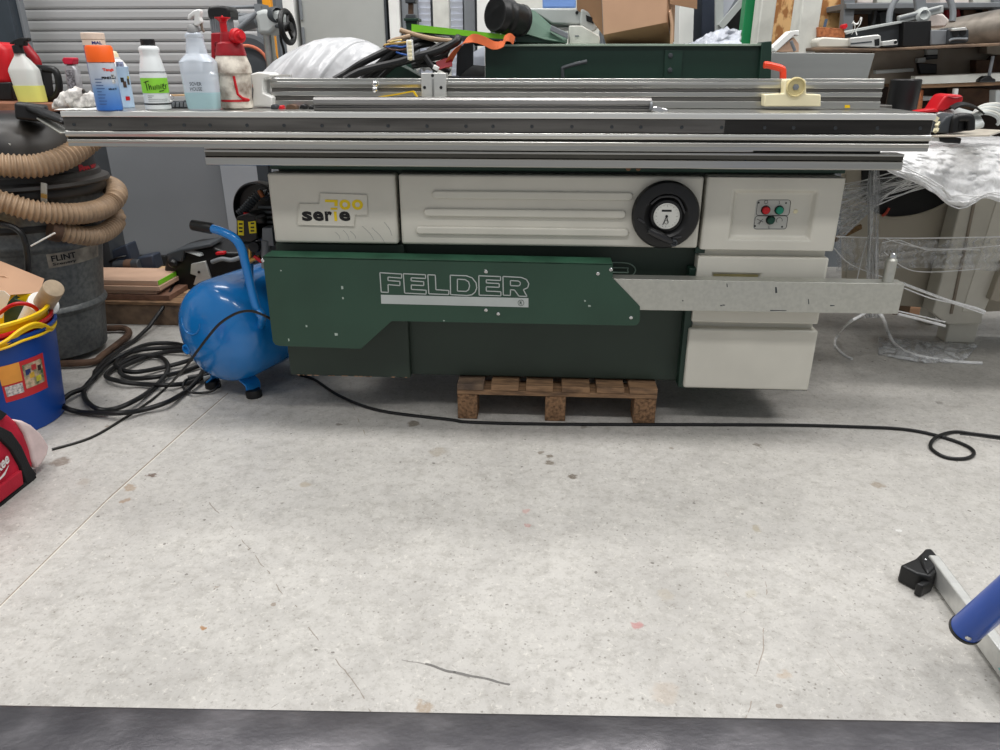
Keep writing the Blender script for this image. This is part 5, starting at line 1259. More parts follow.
# lime board
lb_ = MB().prism([at(411.5,24,2.66), at(513,35.5,2.70), at(513,40,2.70), at(411.5,31.5,2.66)], (.0,.003,0))
lbo = thing('lime_edged_board', 'board with lime green front edge and speckled grey top over the black cables', 'board', at(460, 33, 2.70))
build('edge', lb_, 'lime', lbo)
build('panel', MB().prism([at(412,24.2,2.664), at(513,35.7,2.704), at(513,39.8,2.704), at(412,31.2,2.664)], (.02,.22,-.015)), mat('speckled_top', (150, 156, 176), .6, scale=60, col2=(100, 106, 130)), lbo)
# orange strap
pts = [(446,68,2.62),(451,58,2.60),(457,49,2.585),(464,42.5,2.575),(471,39,2.575),(476,38.5,2.58),(484,41,2.59),(494,45.5,2.60),(502,44,2.60),(506,39,2.60),(510,37.5,2.60),(514,41,2.61)]
P_ = spline([at(*q) for q in pts], 5)
wd = []
for i in range(len(P_)):
    t = i/(len(P_)-1)
    wd.append((.75*(1-t)+.1, .35, .35+.6*t*(1 if t < .62 else .6)))
st = thing('ratchet_strap', 'twisted orange webbing strap hanging under the lime edged board', 'strap', at(470, 50, 2.60))
build('webbing', MB().strip(P_, .027, .0022, wd), 'strap', st)
build('red_end', MB().strip([at(437,66,2.60), at(445,63,2.60), at(452,62,2.60)], .03, .003, (0,.5,1)), 'red_dark', st)
# green column and clamp standing behind (grey wall side)
gp = thing('drill_column', 'dark green stand with a rusty brown spindle behind the cables', 'stand', at(411, 30, 3.3))
build('base', MB().px([(405,18.5),(417,18.5),(416,44),(408,44)], 3.3, .06), 'green_dark', gp, bev=.003)
build('collar', MB().px([(403.5,18),(418.5,18),(418.5,21),(404,21)], 3.29, .08), 'green_dark', gp, bev=.002)
build('spindle', MB().px([(408,2),(412.5,2),(412.5,15),(408,15)], 3.31, .03), 'brown', gp, bev=.003)
build('clamp_head', MB().px([(405,-10),(415,-10),(415,3),(405,3)], 3.30, .05).px([(406,14),(415,14),(416,18.5),(405,18.5)], 3.30, .05), 'dark_grey', gp, bev=.003)
build('post', MB().box((at(409,40,3.33).x-.012, 3.31, ZT-.9), (at(409,40,3.33).x+.02, 3.35, at(409,40,3.33).z)), 'green_dark', gp)
# tool grinder on a column with handwheel, left
Yd_ = 3.6
tg = thing('milling_head', 'pale grey machine head on a steel column with a black handwheel', 'machine', (at(268, 60, Yd_).x, Yd_, 0))
build('head_casting', MB().px([(253,16),(256,11),(262,9),(276,9.5),(283,12),(283,26),(276,29),(270,35),(257,34.5),(256,22)], Yd_-.06, .14), 'light_grey', tg, bev=.018, seg=3)
c0 = at(276, 16, Yd_-.10)
build('motor_sleeve', MB().lathe([(.036,0),(.034,.05),(.028,.055),(.024,.03),(.001,.02)], at(272,16,Yd_-.02), (.75,-.65,.05), 26), 'dark_grey', tg)
cpx = at(269, 40, Yd_).x
build('column', MB().cyl((cpx, Yd_, .02), (cpx, Yd_, at(266,34,Yd_).z), .024, 20), 'alu', tg)
build('base', MB().cyl((cpx, Yd_, 0), (cpx, Yd_, .03), .10, 30), 'dark_grey', tg)
build('arm', MB().cyl(at(238,29,Yd_-.05), at(257,13,Yd_-.05), .011, 12).cyl(at(242,24,Yd_), at(256,20,Yd_), .032, 16), 'mid_grey', tg)
hwc = at(287.5, 27, Yd_-.14)
wn = Vector((.97,-.12,.08)).normalized()
q0 = Vector((0,0,1)).rotation_difference(wn)
b = MB().tube([hwc+q0@Vector((.062*math.cos(a), .062*math.sin(a), 0)) for a in [2*PI*i/32 for i in range(33)]], .012, 10)
for k in range(3):
    a = 2*PI*k/3+.5; b.cyl(hwc, hwc+q0@Vector((.06*math.cos(a), .06*math.sin(a), 0)), .007, 8)
b.cyl(hwc-wn*.02, hwc+wn*.02, .018, 14)
build('handwheel', b, 'black', tg)
build('wheel_shaft', MB().cyl(hwc, at(276,26,Yd_-.05), .008, 10), 'dark_grey', tg)
build('cable', MB().tube(spline([at(277,19,Yd_-.12), at(280,26,Yd_-.12), at(281,40,Yd_-.12), at(284,52,Yd_-.10), at(284.5,72,Yd_-.08), at(285,110,Yd_-.05)], 6), .006, 8), 'rubber', tg)
gd = at(250, 66, Yd_+.30)
gw_ = thing('grinding_wheel_guard', 'dark curved guard with an orange rim low behind the pressure sprayer', 'guard', gd)
build('guard', MB().lathe([(.13,0),(.14,.02),(.14,.06),(.12,.08),(.001,.08)], gd, (.3,-1,.1), 36), 'dark_grey', gw_)
build('rim', MB().tube([gd+Vector((.025,-.085,.0))+Vector((.09*math.cos(a), .027*math.cos(a), .09*math.sin(a))) for a in [2*PI*i/30 for i in range(31)]], .008, 8), mat('rim_orange', (200, 112, 84), .6), gw_)
build('guard_foot', MB().box((gd.x-.03, gd.y, 0), (gd.x+.03, gd.y+.05, gd.z)), 'dark_grey', gw_)
opx = at(268, 20, 4.2).x
o = single('orange_post', MB().box((opx-.022, 4.2, 0), (opx+.022, 4.24, 2.6)), 'orange_post', 'slim orange upright post behind the grey machine head', 'post', bev=.004)
rl = thing('bench_rods', 'rack of thin steel rods sticking out above the pressure sprayer', 'rods', at(240, 10, 3.9))
for (x0, y0, x1, y1) in ((224,8,262,6),(236,15,256,15),(238,12,240,22)): build('rod', MB().cyl(at(x0,y0,3.9), at(x1,y1,3.9), .008, 8), 'mid_grey', rl)
build('rod_bracket', MB().box((at(256,10,3.9).x, 3.88, 0), (at(262,10,3.9).x, 4.0, at(258,4,3.9).z)), 'mid_grey', rl)
# white rail piece behind the fence end cap
single('rail_offcut', MB().px([(244,74.5),(290,74.5),(290,77),(244,77)], 2.60, .02).px([(246,77),(250,77),(250,104),(246,104)], 2.60, .02), 'alu_white', 'short pale strip behind the white fence end cap', 'strip')

# ================================================================== far left cart and tools
Yq = 3.40
zq = at(25, 103, Yq).z
ct = thing('tool_cart', 'dark cart with a brown wooden top behind the drum vacuum', 'cart', (at(10,110,Yq).x, Yq+.2, 0))
build('body', MB().box((at(-80,110,Yq).x, Yq+.02, .08), (at(30,110,Yq).x, Yq+.40, zq-.04)), 'black', ct, bev=.005)
build('wooden_top', MB().prism([Vector((at(-80,103,Yq).x, Yq, zq-.032)), Vector((at(51,103,Yq).x, Yq, zq-.036)), Vector((at(57,103,Yq).x, Yq+.05, zq-.036)), Vector((at(57,103,Yq).x, Yq+.42, zq-.036)), Vector((at(-80,103,Yq).x, Yq+.42, zq-.032))], (0,0,.034)), mat('red_brown_wood', (146, 98, 74), .8, var=.2, scale=14, aniso=(1,5,5)), ct, bev=.003)
build('wheel', MB().cyl((at(0,110,Yq).x, Yq+.05, .04), (at(0,110,Yq).x, Yq+.09, .04), .04, 16), 'rubber', ct)
zq -= .001
p = at(31, 101, Yq+.10); p.z = zq; HH = lambda y: at(25, y, p.y).z-zq
k = p.y/740*.97
sp = thing('trigger_sprayer', 'white spray bottle with yellow liquid and black trigger on the wooden cart top', 'spray bottle', p)
def sq2(pr, m, nm, par, sy=.6, pw=3.5, cx=0):
    b = MB(); seg = 36; n = len(pr)
    for rr, z, dx in pr:
        for j in range(seg):
            a = 2*PI*j/seg; c_, s_ = math.cos(a), math.sin(a); m_ = (abs(c_)**pw+abs(s_)**pw)**(-1/pw)
            b.v.append(Vector((p.x+dx+rr*m_*c_, p.y+rr*m_*s_*sy, zq+z)))
    for i in range(n-1):
        for j in range(seg): j2 = (j+1)%seg; b.f.append((i*seg+j, i*seg+j2, (i+1)*seg+j2, (i+1)*seg+j))
    b.f.append(tuple(range(seg))[::-1]); b.f.append(tuple((n-1)*seg+j for j in range(seg)))
    return build(nm, b, m, par)
sq2([(12*k,.001,.01),(12.6*k,.006,.01),(14.0*k,HH(71),.0),(13*k,HH(68),0),(8*k,HH(60),-.002),(5*k,HH(56),-.004),(4.4*k,HH(53),-.004)], mat('bottle_milky', (226, 228, 224), .3, alpha=.75, var=.03), 'body', sp)
sq2([(13.1*k,.002,.01),(13.2*k,.008,.01),(13.9*k,HH(85.5),.0045)], mat('liquid_yellow', (222, 222, 120), .2, alpha=.97, var=.03), 'liquid', sp)
tr = sq2([(4.8*k,HH(53.5),-.004),(4.8*k,HH(46),-.006),(3*k,HH(45),-.006)], 'black', 'collar', sp, sy=1, pw=2)
build('trigger_head', MB().px([(9,43),(13,40),(20,37.5),(27,37.5),(27.5,41),(24,42),(24,46),(20,45),(18,49),(14,49),(14,43),(10,44.5)], p.y-.015, .03), 'black', sp, bev=.004)
# red and black tool with D handle
pt = thing('circular_saw', 'red and black power tool with a black D-shaped handle on the cart', 'power tool', (at(40,100,Yq+.2).x, Yq+.2, zq))
build('red_handle', MB().tube(spline([at(22,46,Yq+.2), at(25,46,Yq+.2), at(30,52,Yq+.2), at(36,60,Yq+.2), at(38.5,70,Yq+.2)], 5), .020, 12), 'red_dark', pt)
build('red_handle', MB().tube(spline([at(26,56,Yq+.2), at(31,66,Yq+.2), at(38,69,Yq+.2)], 5), .012, 10), 'red_dark', pt)
build('d_handle', MB().tube(spline([at(35,68,Yq+.15), at(42,68.5,Yq+.15), at(52,69.5,Yq+.15), at(56,72,Yq+.15), at(58.5,80,Yq+.15), at(59,90,Yq+.15), at(55,97,Yq+.15), at(46,99.5,Yq+.15)], 6), .016, 12), 'black', pt)
build('motor', MB().px([(36,68),(41,68),(45,100),(38,100)], Yq+.13, .08), 'black', pt, bev=.008)
build('guard', MB().px([(44,98),(52,97.5),(54,101),(44,101.5)], Yq+.14, .06), 'red', pt, bev=.003)
rm = thing('red_machine', 'red and black rounded machine at the left edge behind the yellow spray bottle', 'machine', (at(-10,100,Yq+.3).x, Yq+.25, zq))
build('red_cover', MB().px([(-40,40),(0,42),(5,50),(10,70),(10,86),(-40,86)], Yq+.22, .14), 'red', rm, bev=.03, seg=4)
build('black_base', MB().px([(-40,84),(10,82),(13,100.5),(-40,100.5)], Yq+.20, .18), 'black', rm, bev=.006)
sb2 = thing('small_bottle', 'slim silver bottle with a red cap behind the crumpled rag', 'bottle', at(72, 94, Yq+.35))
zz0 = zq+.001
build('shelf_block', MB().box((at(60,96,Yq+.3).x, Yq+.27, .0), (at(82,96,Yq+.3).x, Yq+.42, at(70,94,Yq+.3).z)), 'dark_grey', ct)
build('body', MB().px([(63.5,67),(66,64.5),(72,64.5),(76,70),(80,95),(68,95)], Yq+.33, .04), mat('silver_bottle', (186,186,190), .35, .3, var=.2, scale=30), sb2, bev=.008)
build('cap', MB().px([(61.5,60),(63,57.5),(72,57.5),(73,59),(72.5,64.5),(64,64.5)], Yq+.325, .05), mat('cap_red', (200, 40, 66), .4), sb2, bev=.004)
build('label', MB().px([(65.5,70),(73,70),(77,92),(69.5,92)], Yq+.328, .003), mat('label_grey', (150,150,156), .5, var=.5, scale=120), sb2)

# ================================================================== right background
YR = 3.5
gp2 = at(751, 20, 3.7)
single('green_upright', MB().box((at(744,20,3.7).x, 3.7, 0), (at(760,20,3.7).x, 3.78, 2.2)), 'green_bright', 'bright green upright post left of the pale machine columns', 'post', bev=.004)
pa = single('machine_column', MB().box((at(759.5,20,3.55).x, 3.55, 0), (at(774.5,20,3.55).x, 3.67, 2.2)), 'cream_dirty', 'off-white square column right beside the bright green upright', 'column', bev=.006)
pb = single('machine_column', MB().box((at(800,20,3.30).x, 3.30, 0), (at(820,20,3.30).x, 3.42, 2.2)), 'cream_dirty', 'off-white square column standing between the two oriented strand board pieces', 'column', bev=.006)
x0 = at(774, 20, 4.3).x; x1 = at(845, 20, 4.3).x
single('strand_board', MB().box((x0, 4.3, .0), (x1, 4.32, 2.2)), 'osb', 'upright golden strand board panel behind the off-white columns', 'board')
# navy door and racks
single('navy_cabinet', MB().px([(703,-30),(722,-30),(717,44),(717,200),(704,200),(701,44)], 4.2, .35), 'navy', 'tall slate blue cabinet side behind the green box', 'cabinet', bev=.004)
single('white_locker', MB().px([(680,-20),(695,-20),(693,44),(693,200),(681,200),(679,44)], 4.1, .3), 'white', 'tall narrow white cabinet left of the slate blue one', 'cabinet', bev=.003)
single('grey_locker', MB().px([(695,-30),(703,-30),(700,44),(700,290),(694,290),(693,44)], 4.6, .05), mat('blue_grey', (130,146,158), .5), 'narrow blue grey cabinet between the white and slate blue ones', 'cabinet', bev=.003)
rk = thing('metal_rack', 'grey metal frame with a slanting side in front of the slate blue cabinet', 'frame', (at(730,60,4.0).x, 4.0, 0))
build('post', MB().bar(at(719,-20,4.0), at(719,46,4.0), .035, .03, (0,1,0)).bar(at(719,46,4.0), Vector((at(719,46,4.0).x,4.0,.01)), .035,.03,(0,1,0)), 'light_grey', rk)
build('brace', MB().bar(at(720,27,3.98), at(750,-8,3.98), .03, .03, (0,1,0)), 'light_grey', rk)
build('back_sheet', MB().px([(721,-30),(752,-30),(722,22)], 4.03, .01), mat('sheet_pale', (186,190,200), .5), rk)
build('dark_back', MB().px([(722,26),(752,-6),(756,100),(722,100)], 4.06, .02), 'black', rk)
def film2(u, v):
    x = 683+58*u; ty = 45-17*math.sin(PI*min(u*1.05,1)*.62)**1.6
    a = at(x, ty, 2.98); c = at(x, 46, 2.84)
    q = c.lerp(a, v); q.y += .03*noise.noise(Vector((u*9, v*5, 5))); q.z += .01*noise.noise(Vector((u*14, v*9, 1))); return q
single('plastic_film', MB().grid(film2, 40, 12), mat('film_grey2', (196,200,210), .2, alpha=.85, var=.12, scale=14), 'pale crumpled film heap at the foot of the bright green upright', 'plastic film', solid=.001, ang=180)
# grey plate behind the fence
single('grey_plate', MB().px([(772,52.5),(875,53.5),(868,78),(866,100),(766,100),(768,78)], 2.85, .012), mat('plate_grey', (152, 154, 152), .4, .4, var=.08, scale=4, aniso=(.4,6,6)), 'flat pale grey plate standing behind the right end of the fence', 'plate', bev=.002)
# foam and wood piece
single('machine_bed', MB().box((at(772,60,2.97).x, 3.11, 0), (at(812,60,2.97).x, 3.28, at(790,52.3,2.97).z)), 'light_grey', 'pale machine bed hidden mostly behind the grey plate under the white wedge block', 'machine bed')
fw = thing('white_wedge_block', 'white block with brown wooden underside leaning on the grey plate', 'block', at(785, 52, 3.0))
build('top', MB().prism([at(772,48,3.13), at(790,31,3.13), at(799,30,3.13), at(799,36,3.13), at(795,35,3.13), at(776,52,3.13)], (0,.06,0)), 'white', fw, bev=.003)
build('wood', MB().px([(775,52),(794,37),(799,44),(799,52)], 3.14, .05), 'mdf', fw, bev=.002)
build('rod', MB().cyl(at(791,41,3.12), at(795,51,3.12), .006, 10), 'mid_grey', fw)
# bench with clutter, right
bn = thing('workbench', 'cluttered wooden workbench with shelves along the right side behind the saw', 'workbench', (2.1, 3.8, 0))
def q3(pts, Y, d, m, nm, par=bn, bev=.003): return build(nm, MB().px(pts, Y, d), m, par, bev=bev)
q3([(814,47.5),(880,48.5),(960,44.5),(1060,40),(1060,43),(960,47.5),(880,51),(814,51)], 3.2, .6, 'wood_grey', 'top_board')
q3([(875,51),(960,48),(1060,44),(1060,78),(915,76),(914,84),(868,84)], 3.5, .03, 'taupe', 'back_panel')
q3([(876,70),(914,68),(914,71.5),(876,74)], 3.46, .03, 'light_grey', 'pipe')
q3([(926,55),(938,54.5),(938,59),(926,59.5)], 3.48, .02, 'black', 'slot'); q3([(918,63),(937,64),(937,74),(920,74)], 3.48, .02, 'black', 'slot')
q3([(918,58),(926,57),(926,62),(918,63)], 3.47, .03, 'light_grey', 'lug'); q3([(927,49),(938,49),(938,54.5),(927,55)], 3.475, .03, 'light_grey', 'lug')
q3([(915,76),(955,74.5),(1060,70),(1060,79),(955,83),(915,84.5)], 3.3, .04, 'cream_dirty', 'middle_shelf')
q3([(914,84.5),(955,83),(1060,79),(1060,83),(955,87),(914,88.5)], 3.31, .3, 'wood', 'shelf_edge')
q3([(868,84),(1060,80),(1060,140),(868,150)], 3.62, .02, mat('shadow_brown', (58, 44, 38), .8, var=.4, scale=6), 'void_shade_sheet')  # shaded void below the shelf, painted as a dark sheet
q3([(976,60),(992,60),(1000,52),(1060,50),(1060,74),(976,75)], 3.44, .05, 'brown', 'wood_packing')
q3([(987,44),(1060,42),(1060,52),(1000,55),(987,54)], 3.42, .06, 'taupe', 'angle_piece')
q3([(996,90),(1060,88),(1060,112),(995,112)], 3.3, .05, 'light_grey', 'shelf_upright')
q3([(914,88),(924,90),(922,112),(914,112)], 3.35, .08, 'osb_edge', 'shelf_upright')
q3([(956,88),(992,88),(992,110),(956,110)], 3.5, .08, 'brown', 'drawer')
q3([(955,88.5),(959,88.5),(958,96),(954,96)], 3.3, .02, 'white', 'tag')
q3([(920,96),(950,96),(950,99),(920,101)], 3.4, .03, 'light_grey', 'lower_pipe')
build('leg', MB().box((2.9, 3.3, 0), (2.98, 3.4, 1.0)).box((1.78, 3.72, 0), (1.86, 3.8, 1.0)), 'wood_grey', bn)
cl = thing('screw_clamp', 'small black screw clamp hanging on the bench shelf at the right', 'clamp', at(990, 82, 3.25))
build('spindle', MB().cyl(at(993,56,3.26), at(989,76,3.26), .006, 10), 'mid_grey', cl)
build('t_bar', MB().px([(980,80),(984,77),(986,76),(991,75.5),(993,78),(996,79),(996,82.5),(980,82.5)], 3.24, .035), 'black', cl, bev=.004)
# black cylinder
cy = at(900, 112, 3.05)
bcq = thing('black_cylinder', 'upright matt black cylinder right of the fence end', 'cylinder', (cy.x, 3.05, .92))
build('barrel', MB().lathe([(.052,0),(.054,.004),(.054,at(900,79,3.05).z-.92-.004),(.050,at(900,79,3.05).z-.92),(.001,at(900,79,3.05).z-.92)], (cy.x, 3.05, .92), seg=32), 'black', bcq)
build('brown_guard', MB().px([(911,92),(921,93),(921,111),(912,111)], 3.12, .05), 'osb_edge', bcq, bev=.002)
# items on the bench, left to right
def it(nm, label, cat, pts, Y, d, m, bev=.004): return single(nm, MB().px(pts, Y, d), m, label, cat, bev=bev)
it('chipboard_block', 'small reddish chipboard block on the bench beside the off-white column', 'block', [(818,27),(844.5,28.5),(845,38),(818,37)], 3.28, .12, 'osb_edge', .002)
single('blue_bolt', MB().cyl(at(824.5,27,3.3), at(826.5,19,3.3), .006, 10), mat('bolt_blue', (96,116,140), .4, .6), 'small blue grey bolt standing on the chipboard block', 'bolt')
it('red_wedge', 'small red plastic piece on the right end of the chipboard block', 'plastic piece', [(842,27),(843,24.5),(847,23.5),(848,26),(846,29),(843,29)], 3.27, .03, 'red', .002)
it('white_housing', 'white rounded plastic housing on the bench under the chipboard block', 'housing', [(817,41),(819,38),(824,37),(850,38.5),(850,47.5),(818,48)], 3.22, .14, 'cream', .008)
ap = it('aluminium_profile', 'pale square aluminium profile end with dark opening on the bench', 'profile', [(850,38),(878,34.5),(881,36),(881.5,46),(878,47.5),(850,46.5)], 3.20, .14, 'alu_white', .003)
build('opening', MB().px([(874.5,39.5),(879.5,38.5),(879.5,45.5),(875,46)], 3.198, .01), 'black', ap); build('slot', MB().px([(851,43),(872,41),(872,42.4),(851,44.5)], 3.198, .004), 'dark_grey', ap)
a2 = it('aluminium_profile', 'thin aluminium tube with a round hole beside the black box end', 'profile', [(882,41.5),(897,39.5),(898,44.5),(882,46)], 3.19, .05, 'alu_white', .002)
build('bore', MB().cyl(at(895.5,42.3,3.186), at(895.5,42.3,3.192), .006, 12), 'black', a2)
rb_ = single('white_ribbon', MB().strip(spline([at(852,34,3.25), at(855,27,3.24), at(853,22,3.23), at(857,24,3.23), at(861,18,3.24), at(860,24,3.22), at(856,30,3.22), at(857,35,3.22)], 5), .018, .001, (.5,1,.2)), 'white', 'bow of white tape standing on the bench behind the white housing', 'tape')
lbx = thing('long_black_case', 'long dark box with a matt black end lying on the bench', 'box', at(900, 47, 3.3))
build('side', MB().px([(845,36),(855,31),(904,22),(904,46.5),(884,47),(846,38)], 3.32, .12), 'dark_grey', lbx, bev=.002)
build('end', MB().px([(904,21.5),(931.5,20.5),(931,46),(902.5,46.5)], 3.28, .14), 'black', lbx, bev=.002)
build('top_edge', MB().px([(845,32.5),(856,29.5),(904,20.5),(904,22.5),(856,31.5),(846,34.5)], 3.30, .14), 'light_grey', lbx)
ab = thing('twin_bore_block', 'grey aluminium block with two round bores on the bench right of the black case', 'block', at(950, 45, 3.3))
build('body', MB().px([(931.5,30),(949,30),(948,44.5),(931,45)], 3.27, .1), 'mid_grey', ab, bev=.003)
en = build('end_face', MB().px([(949,30),(953,27.5),(967,28),(969,30),(969,41),(966,43),(948,44.5)], 3.25, .1), 'dark_grey', ab, bev=.004)
for cx, cy_ in ((955.5, 33.5), (963, 32.6)): build('bore', MB().cyl(at(cx,cy_,3.243), at(cx,cy_,3.252), .0115, 18), 'black', en)
build('bore_collar', MB().px([(951,28.5),(966,27),(968,30),(952,31)], 3.235, .03), 'alu_white', en, bev=.002)
build('grip_ridge', MB().tube(spline([at(949,41,3.245), at(954,39,3.245), at(967,39,3.245)], 4), .005, 8), 'mid_grey', en)
# grey spoked wheel
wh = thing('spoked_wheel', 'large grey cast wheel with ribbed spokes resting on the bench', 'wheel', at(918, 22, 3.45))
wc = at(921, 16, 3.42); rr = .098; cr = at(921, 17, 3.42)
tilt = lambda a, r: cr+Vector((r*math.cos(a), .03*math.sin(a), r*.95*math.sin(a)))
rim_ = build('rim', MB().tube([tilt(PI*i/24-.15, .125) for i in range(28)], .012, 10), 'mid_grey', wh)
build('spoke', MB().bar(at(921,14,3.42), at(918,-12,3.42), .04, .025, (0,1,0)), 'mid_grey', wh, bev=.004)
build('spoke', MB().bar(at(898,20,3.41), at(942,9,3.41), .03, .03, (0,1,0)), 'light_grey', wh, bev=.004)
build('hub', MB().lathe([(.03,0),(.03,.02),(.018,.03),(.012,.02),(.001,.02)], at(921,16,3.41), (0,-1,.1), 22), 'light_grey', wh)
build('rib', MB().bar(at(900,18.5,3.39), at(941,7.5,3.39), .006, .006, (0,1,0)), 'mid_grey', wh)
# big grey tube
bt2 = thing('exhaust_pipe', 'large grey metal pipe lying slanted on the bench at the right edge', 'pipe', at(980, 42, 3.4))
build('pipe', MB().cyl(at(934,40,3.72), at(1090,13,3.25), .075, 36), mat('pipe_metal', (150, 142, 132), .4, .5, var=.25, scale=8, aniso=(.5,3,3)), bt2)
it('white_packaging', 'crumpled white packaging behind the long black case', 'packaging', [(926,18),(934,12),(944,14),(950,20),(946,27),(930,28)], 3.5, .06, 'white_cloth', .008)
# shelf rack far right
sr = thing('shelf_rack', 'tall grey shelf rack filled with boxes behind the bench', 'shelf rack', (2.6, 4.1, 0))
q3([(845,-30),(858,-30),(852,40),(846,52),(840,52),(844,10)], 4.05, .05, 'mid_grey', 'upright', sr); q3([(995,-30),(1004,-30),(1000,60),(992,60)], 4.05, .05, 'mid_grey', 'upright', sr)
q3([(846,3),(1080,2),(1080,6.5),(846,9)], 4.03, .4, 'mid_grey', 'shelf', sr)
q3([(846,9),(1080,6),(1080,60),(846,60)], 4.42, .02, 'brown', 'rear_panel', sr)
q3([(875,9),(878,9),(872,40),(869,40)], 4.1, .04, 'dark_grey', 'divider', sr)
x_ = 857
for i, (w, m_, lab_) in enumerate(((17,'white_cloth','pale box standing leftmost on the shelf of the far rack'),(16,'cream_dirty','off-white box second from the left on the shelf of the far rack'),(22,'light_grey','grey box third from the left on the shelf of the far rack'),(30,'white_cloth','wide pale box right of the spoked wheel on the far rack shelf'),(26,'cream_dirty','off-white box at the right end of the far rack shelf'))):
    if i == 3: x_ = 940
    it('shelf_box', lab_, 'box', [(x_,-12),(x_+w,-12),(x_+w-1,3),(x_,3)], 4.08, .2, m_, .003); bpy.data.objects[-1] if False else None
    x_ += w+3
for (pts, m_, lab_, cat) in (([(859,14),(868,14),(868,34),(859,38)],'brown','brown carton on the left of the lower rack shelf','box'),([(880,12),(892,10),(896,14),(895,30),(880,34)],'dark_grey','dark box beside the wheel on the lower rack shelf','box'),([(946,10),(960,9),(962,24),(948,25)],'red_dark','dull red box on the lower rack shelf behind the pipe','box'),([(964,10),(990,9),(990,22),(964,22)],'brown','brown box on the lower rack shelf above the pipe','box'),([(975,6),(983,6),(983,13),(975,13)],'black','small black box on top of the brown box above the pipe','box')):
    it('carton', lab_, cat, pts, 4.15, .15, m_, .003)

# ================================================================== wrapped machine on the right
wm = thing('wrapped_machine', 'beige machine with its table wrapped in stretch film on the right', 'machine', (1.8, 3.2, 0))
ZW = .895
YW2 = 3.25
build('table', MB().box((at(868,140,2.75).x, 2.82, ZW-.07), (2.7, 3.34, ZW)), 'white', wm, bev=.008)
build('body_panel', MB().px([(846,165),(1230,165),(1230,300),(985,312),(846,302)], 3.36, .06), 'beige_machine', wm, bev=.004)
op = [(885,160),(960,160),(968,186),(958,196),(945,204),(930,211),(915,215.5),(900,217.5),(888,217.5),(876,214),(862,196),(862,160)]
build('dark_opening', MB().px(op, 3.352, .012), mat('opening_black', (8, 8, 9), .7, var=.01), wm)
build('opening_rim', MB().tube(spline([at(x, y, 3.352) for x, y in [(968,186),(958,196),(945,204),(930,211),(915,215.5),(900,217.5),(888,217.5),(876,214)]], 4), .006, 8), 'beige_machine', wm)
build('red_seal', MB().tube(spline([at(882,216,3.34), at(886,213,3.34), at(889,208,3.34)], 4), .006, 8), mat('seal_red', (190,70,50), .5), wm)
col_ = build('column', MB().px([(971,165),(1040,165),(1008,258),(983,314),(982,324),(948,325),(944,322),(932,313)], 3.24, .10), mat('enamel_light', (204, 200, 188), .45, var=.05), wm, bev=.006)
build('column_ridge', MB().px([(981,165),(984,165),(953,314),(950,314)], 3.234, .012), 'taupe', col_, bev=.002)
build('column_face', MB().px([(1000,190),(1032,190),(1008,258),(984,312),(962,312)], 3.236, .010), mat('enamel_pale', (216, 212, 200), .45, var=.04), col_, bev=.003)
fy = onz(958, 343, 0).y
build('foot', MB().box((at(946,338,fy).x, fy, 0), (at(976,338,fy).x, fy+.09, at(960,326,fy).z+.02)), 'cream', wm, bev=.006)
build('foot', MB().box((at(923,325,fy+.28).x, fy+.26, 0), (at(932,325,fy+.28).x, fy+.34, .16)), 'cream', wm, bev=.004)
build('door_edge', MB().px([(1004,262),(1050,255),(1050,302),(996,302),(990,300)], 3.20, .05), 'beige_machine', wm, bev=.004)
build('rack_strip', MB().px([(836,238),(862,225),(862,229),(836,242)], 3.1, .02), mat('rack_brown', (130, 96, 50), .6, var=.4, scale=60), wm)
single('cardboard_scrap', MB().prism([onz(905,315,.004), onz(930,316,.004), onz(938,303,.004), onz(908,301,.004)], (0,0,.006)), 'card_in', 'brown cardboard scrap on the floor left of the foot of the wrapped machine', 'cardboard')
# film
def film_mat(name, base, lo, hi, sc=9, col=(226, 228, 230)):
    m = bpy.data.materials.new(name); m.use_nodes = True; n = m.node_tree.nodes; l = m.node_tree.links
    b = n['Principled BSDF']; b.inputs['Base Color'].default_value = lin(col); b.inputs['Roughness'].default_value = .16; b.inputs['Specular IOR Level'].default_value = .8
    tc = n.new('ShaderNodeTexCoord'); mp = n.new('ShaderNodeMapping'); mp.inputs['Scale'].default_value = base; l.new(tc.outputs['Object'], mp.inputs[0])
    z_ = n.new('ShaderNodeTexNoise'); z_.inputs['Scale'].default_value = sc; z_.inputs['Detail'].default_value = 6; z_.inputs['Distortion'].default_value = 1.2; l.new(mp.outputs[0], z_.inputs['Vector'])
    r_ = n.new('ShaderNodeMapRange'); r_.inputs['From Min'].default_value = .38; r_.inputs['From Max'].default_value = .68; r_.inputs['To Min'].default_value = lo; r_.inputs['To Max'].default_value = hi
    l.new(z_.outputs['Fac'], r_.inputs[0]); l.new(r_.outputs[0], b.inputs['Alpha'])
    bp = n.new('ShaderNodeBump'); bp.inputs['Strength'].default_value = .6; bp.inputs['Distance'].default_value = .01; l.new(z_.outputs['Fac'], bp.inputs['Height']); l.new(bp.outputs[0], b.inputs['Normal'])
    return m
fm = film_mat('stretch_film', (1,1,1), .82, 1.0, 34, (246,246,246)); fm2 = film_mat('film_thin', (3,.6,.6), .04, .45, 12); fm3 = film_mat('film_strand', (14,1,.6), .12, .75, 8)
XL_ = at(868, 140, 2.72).x
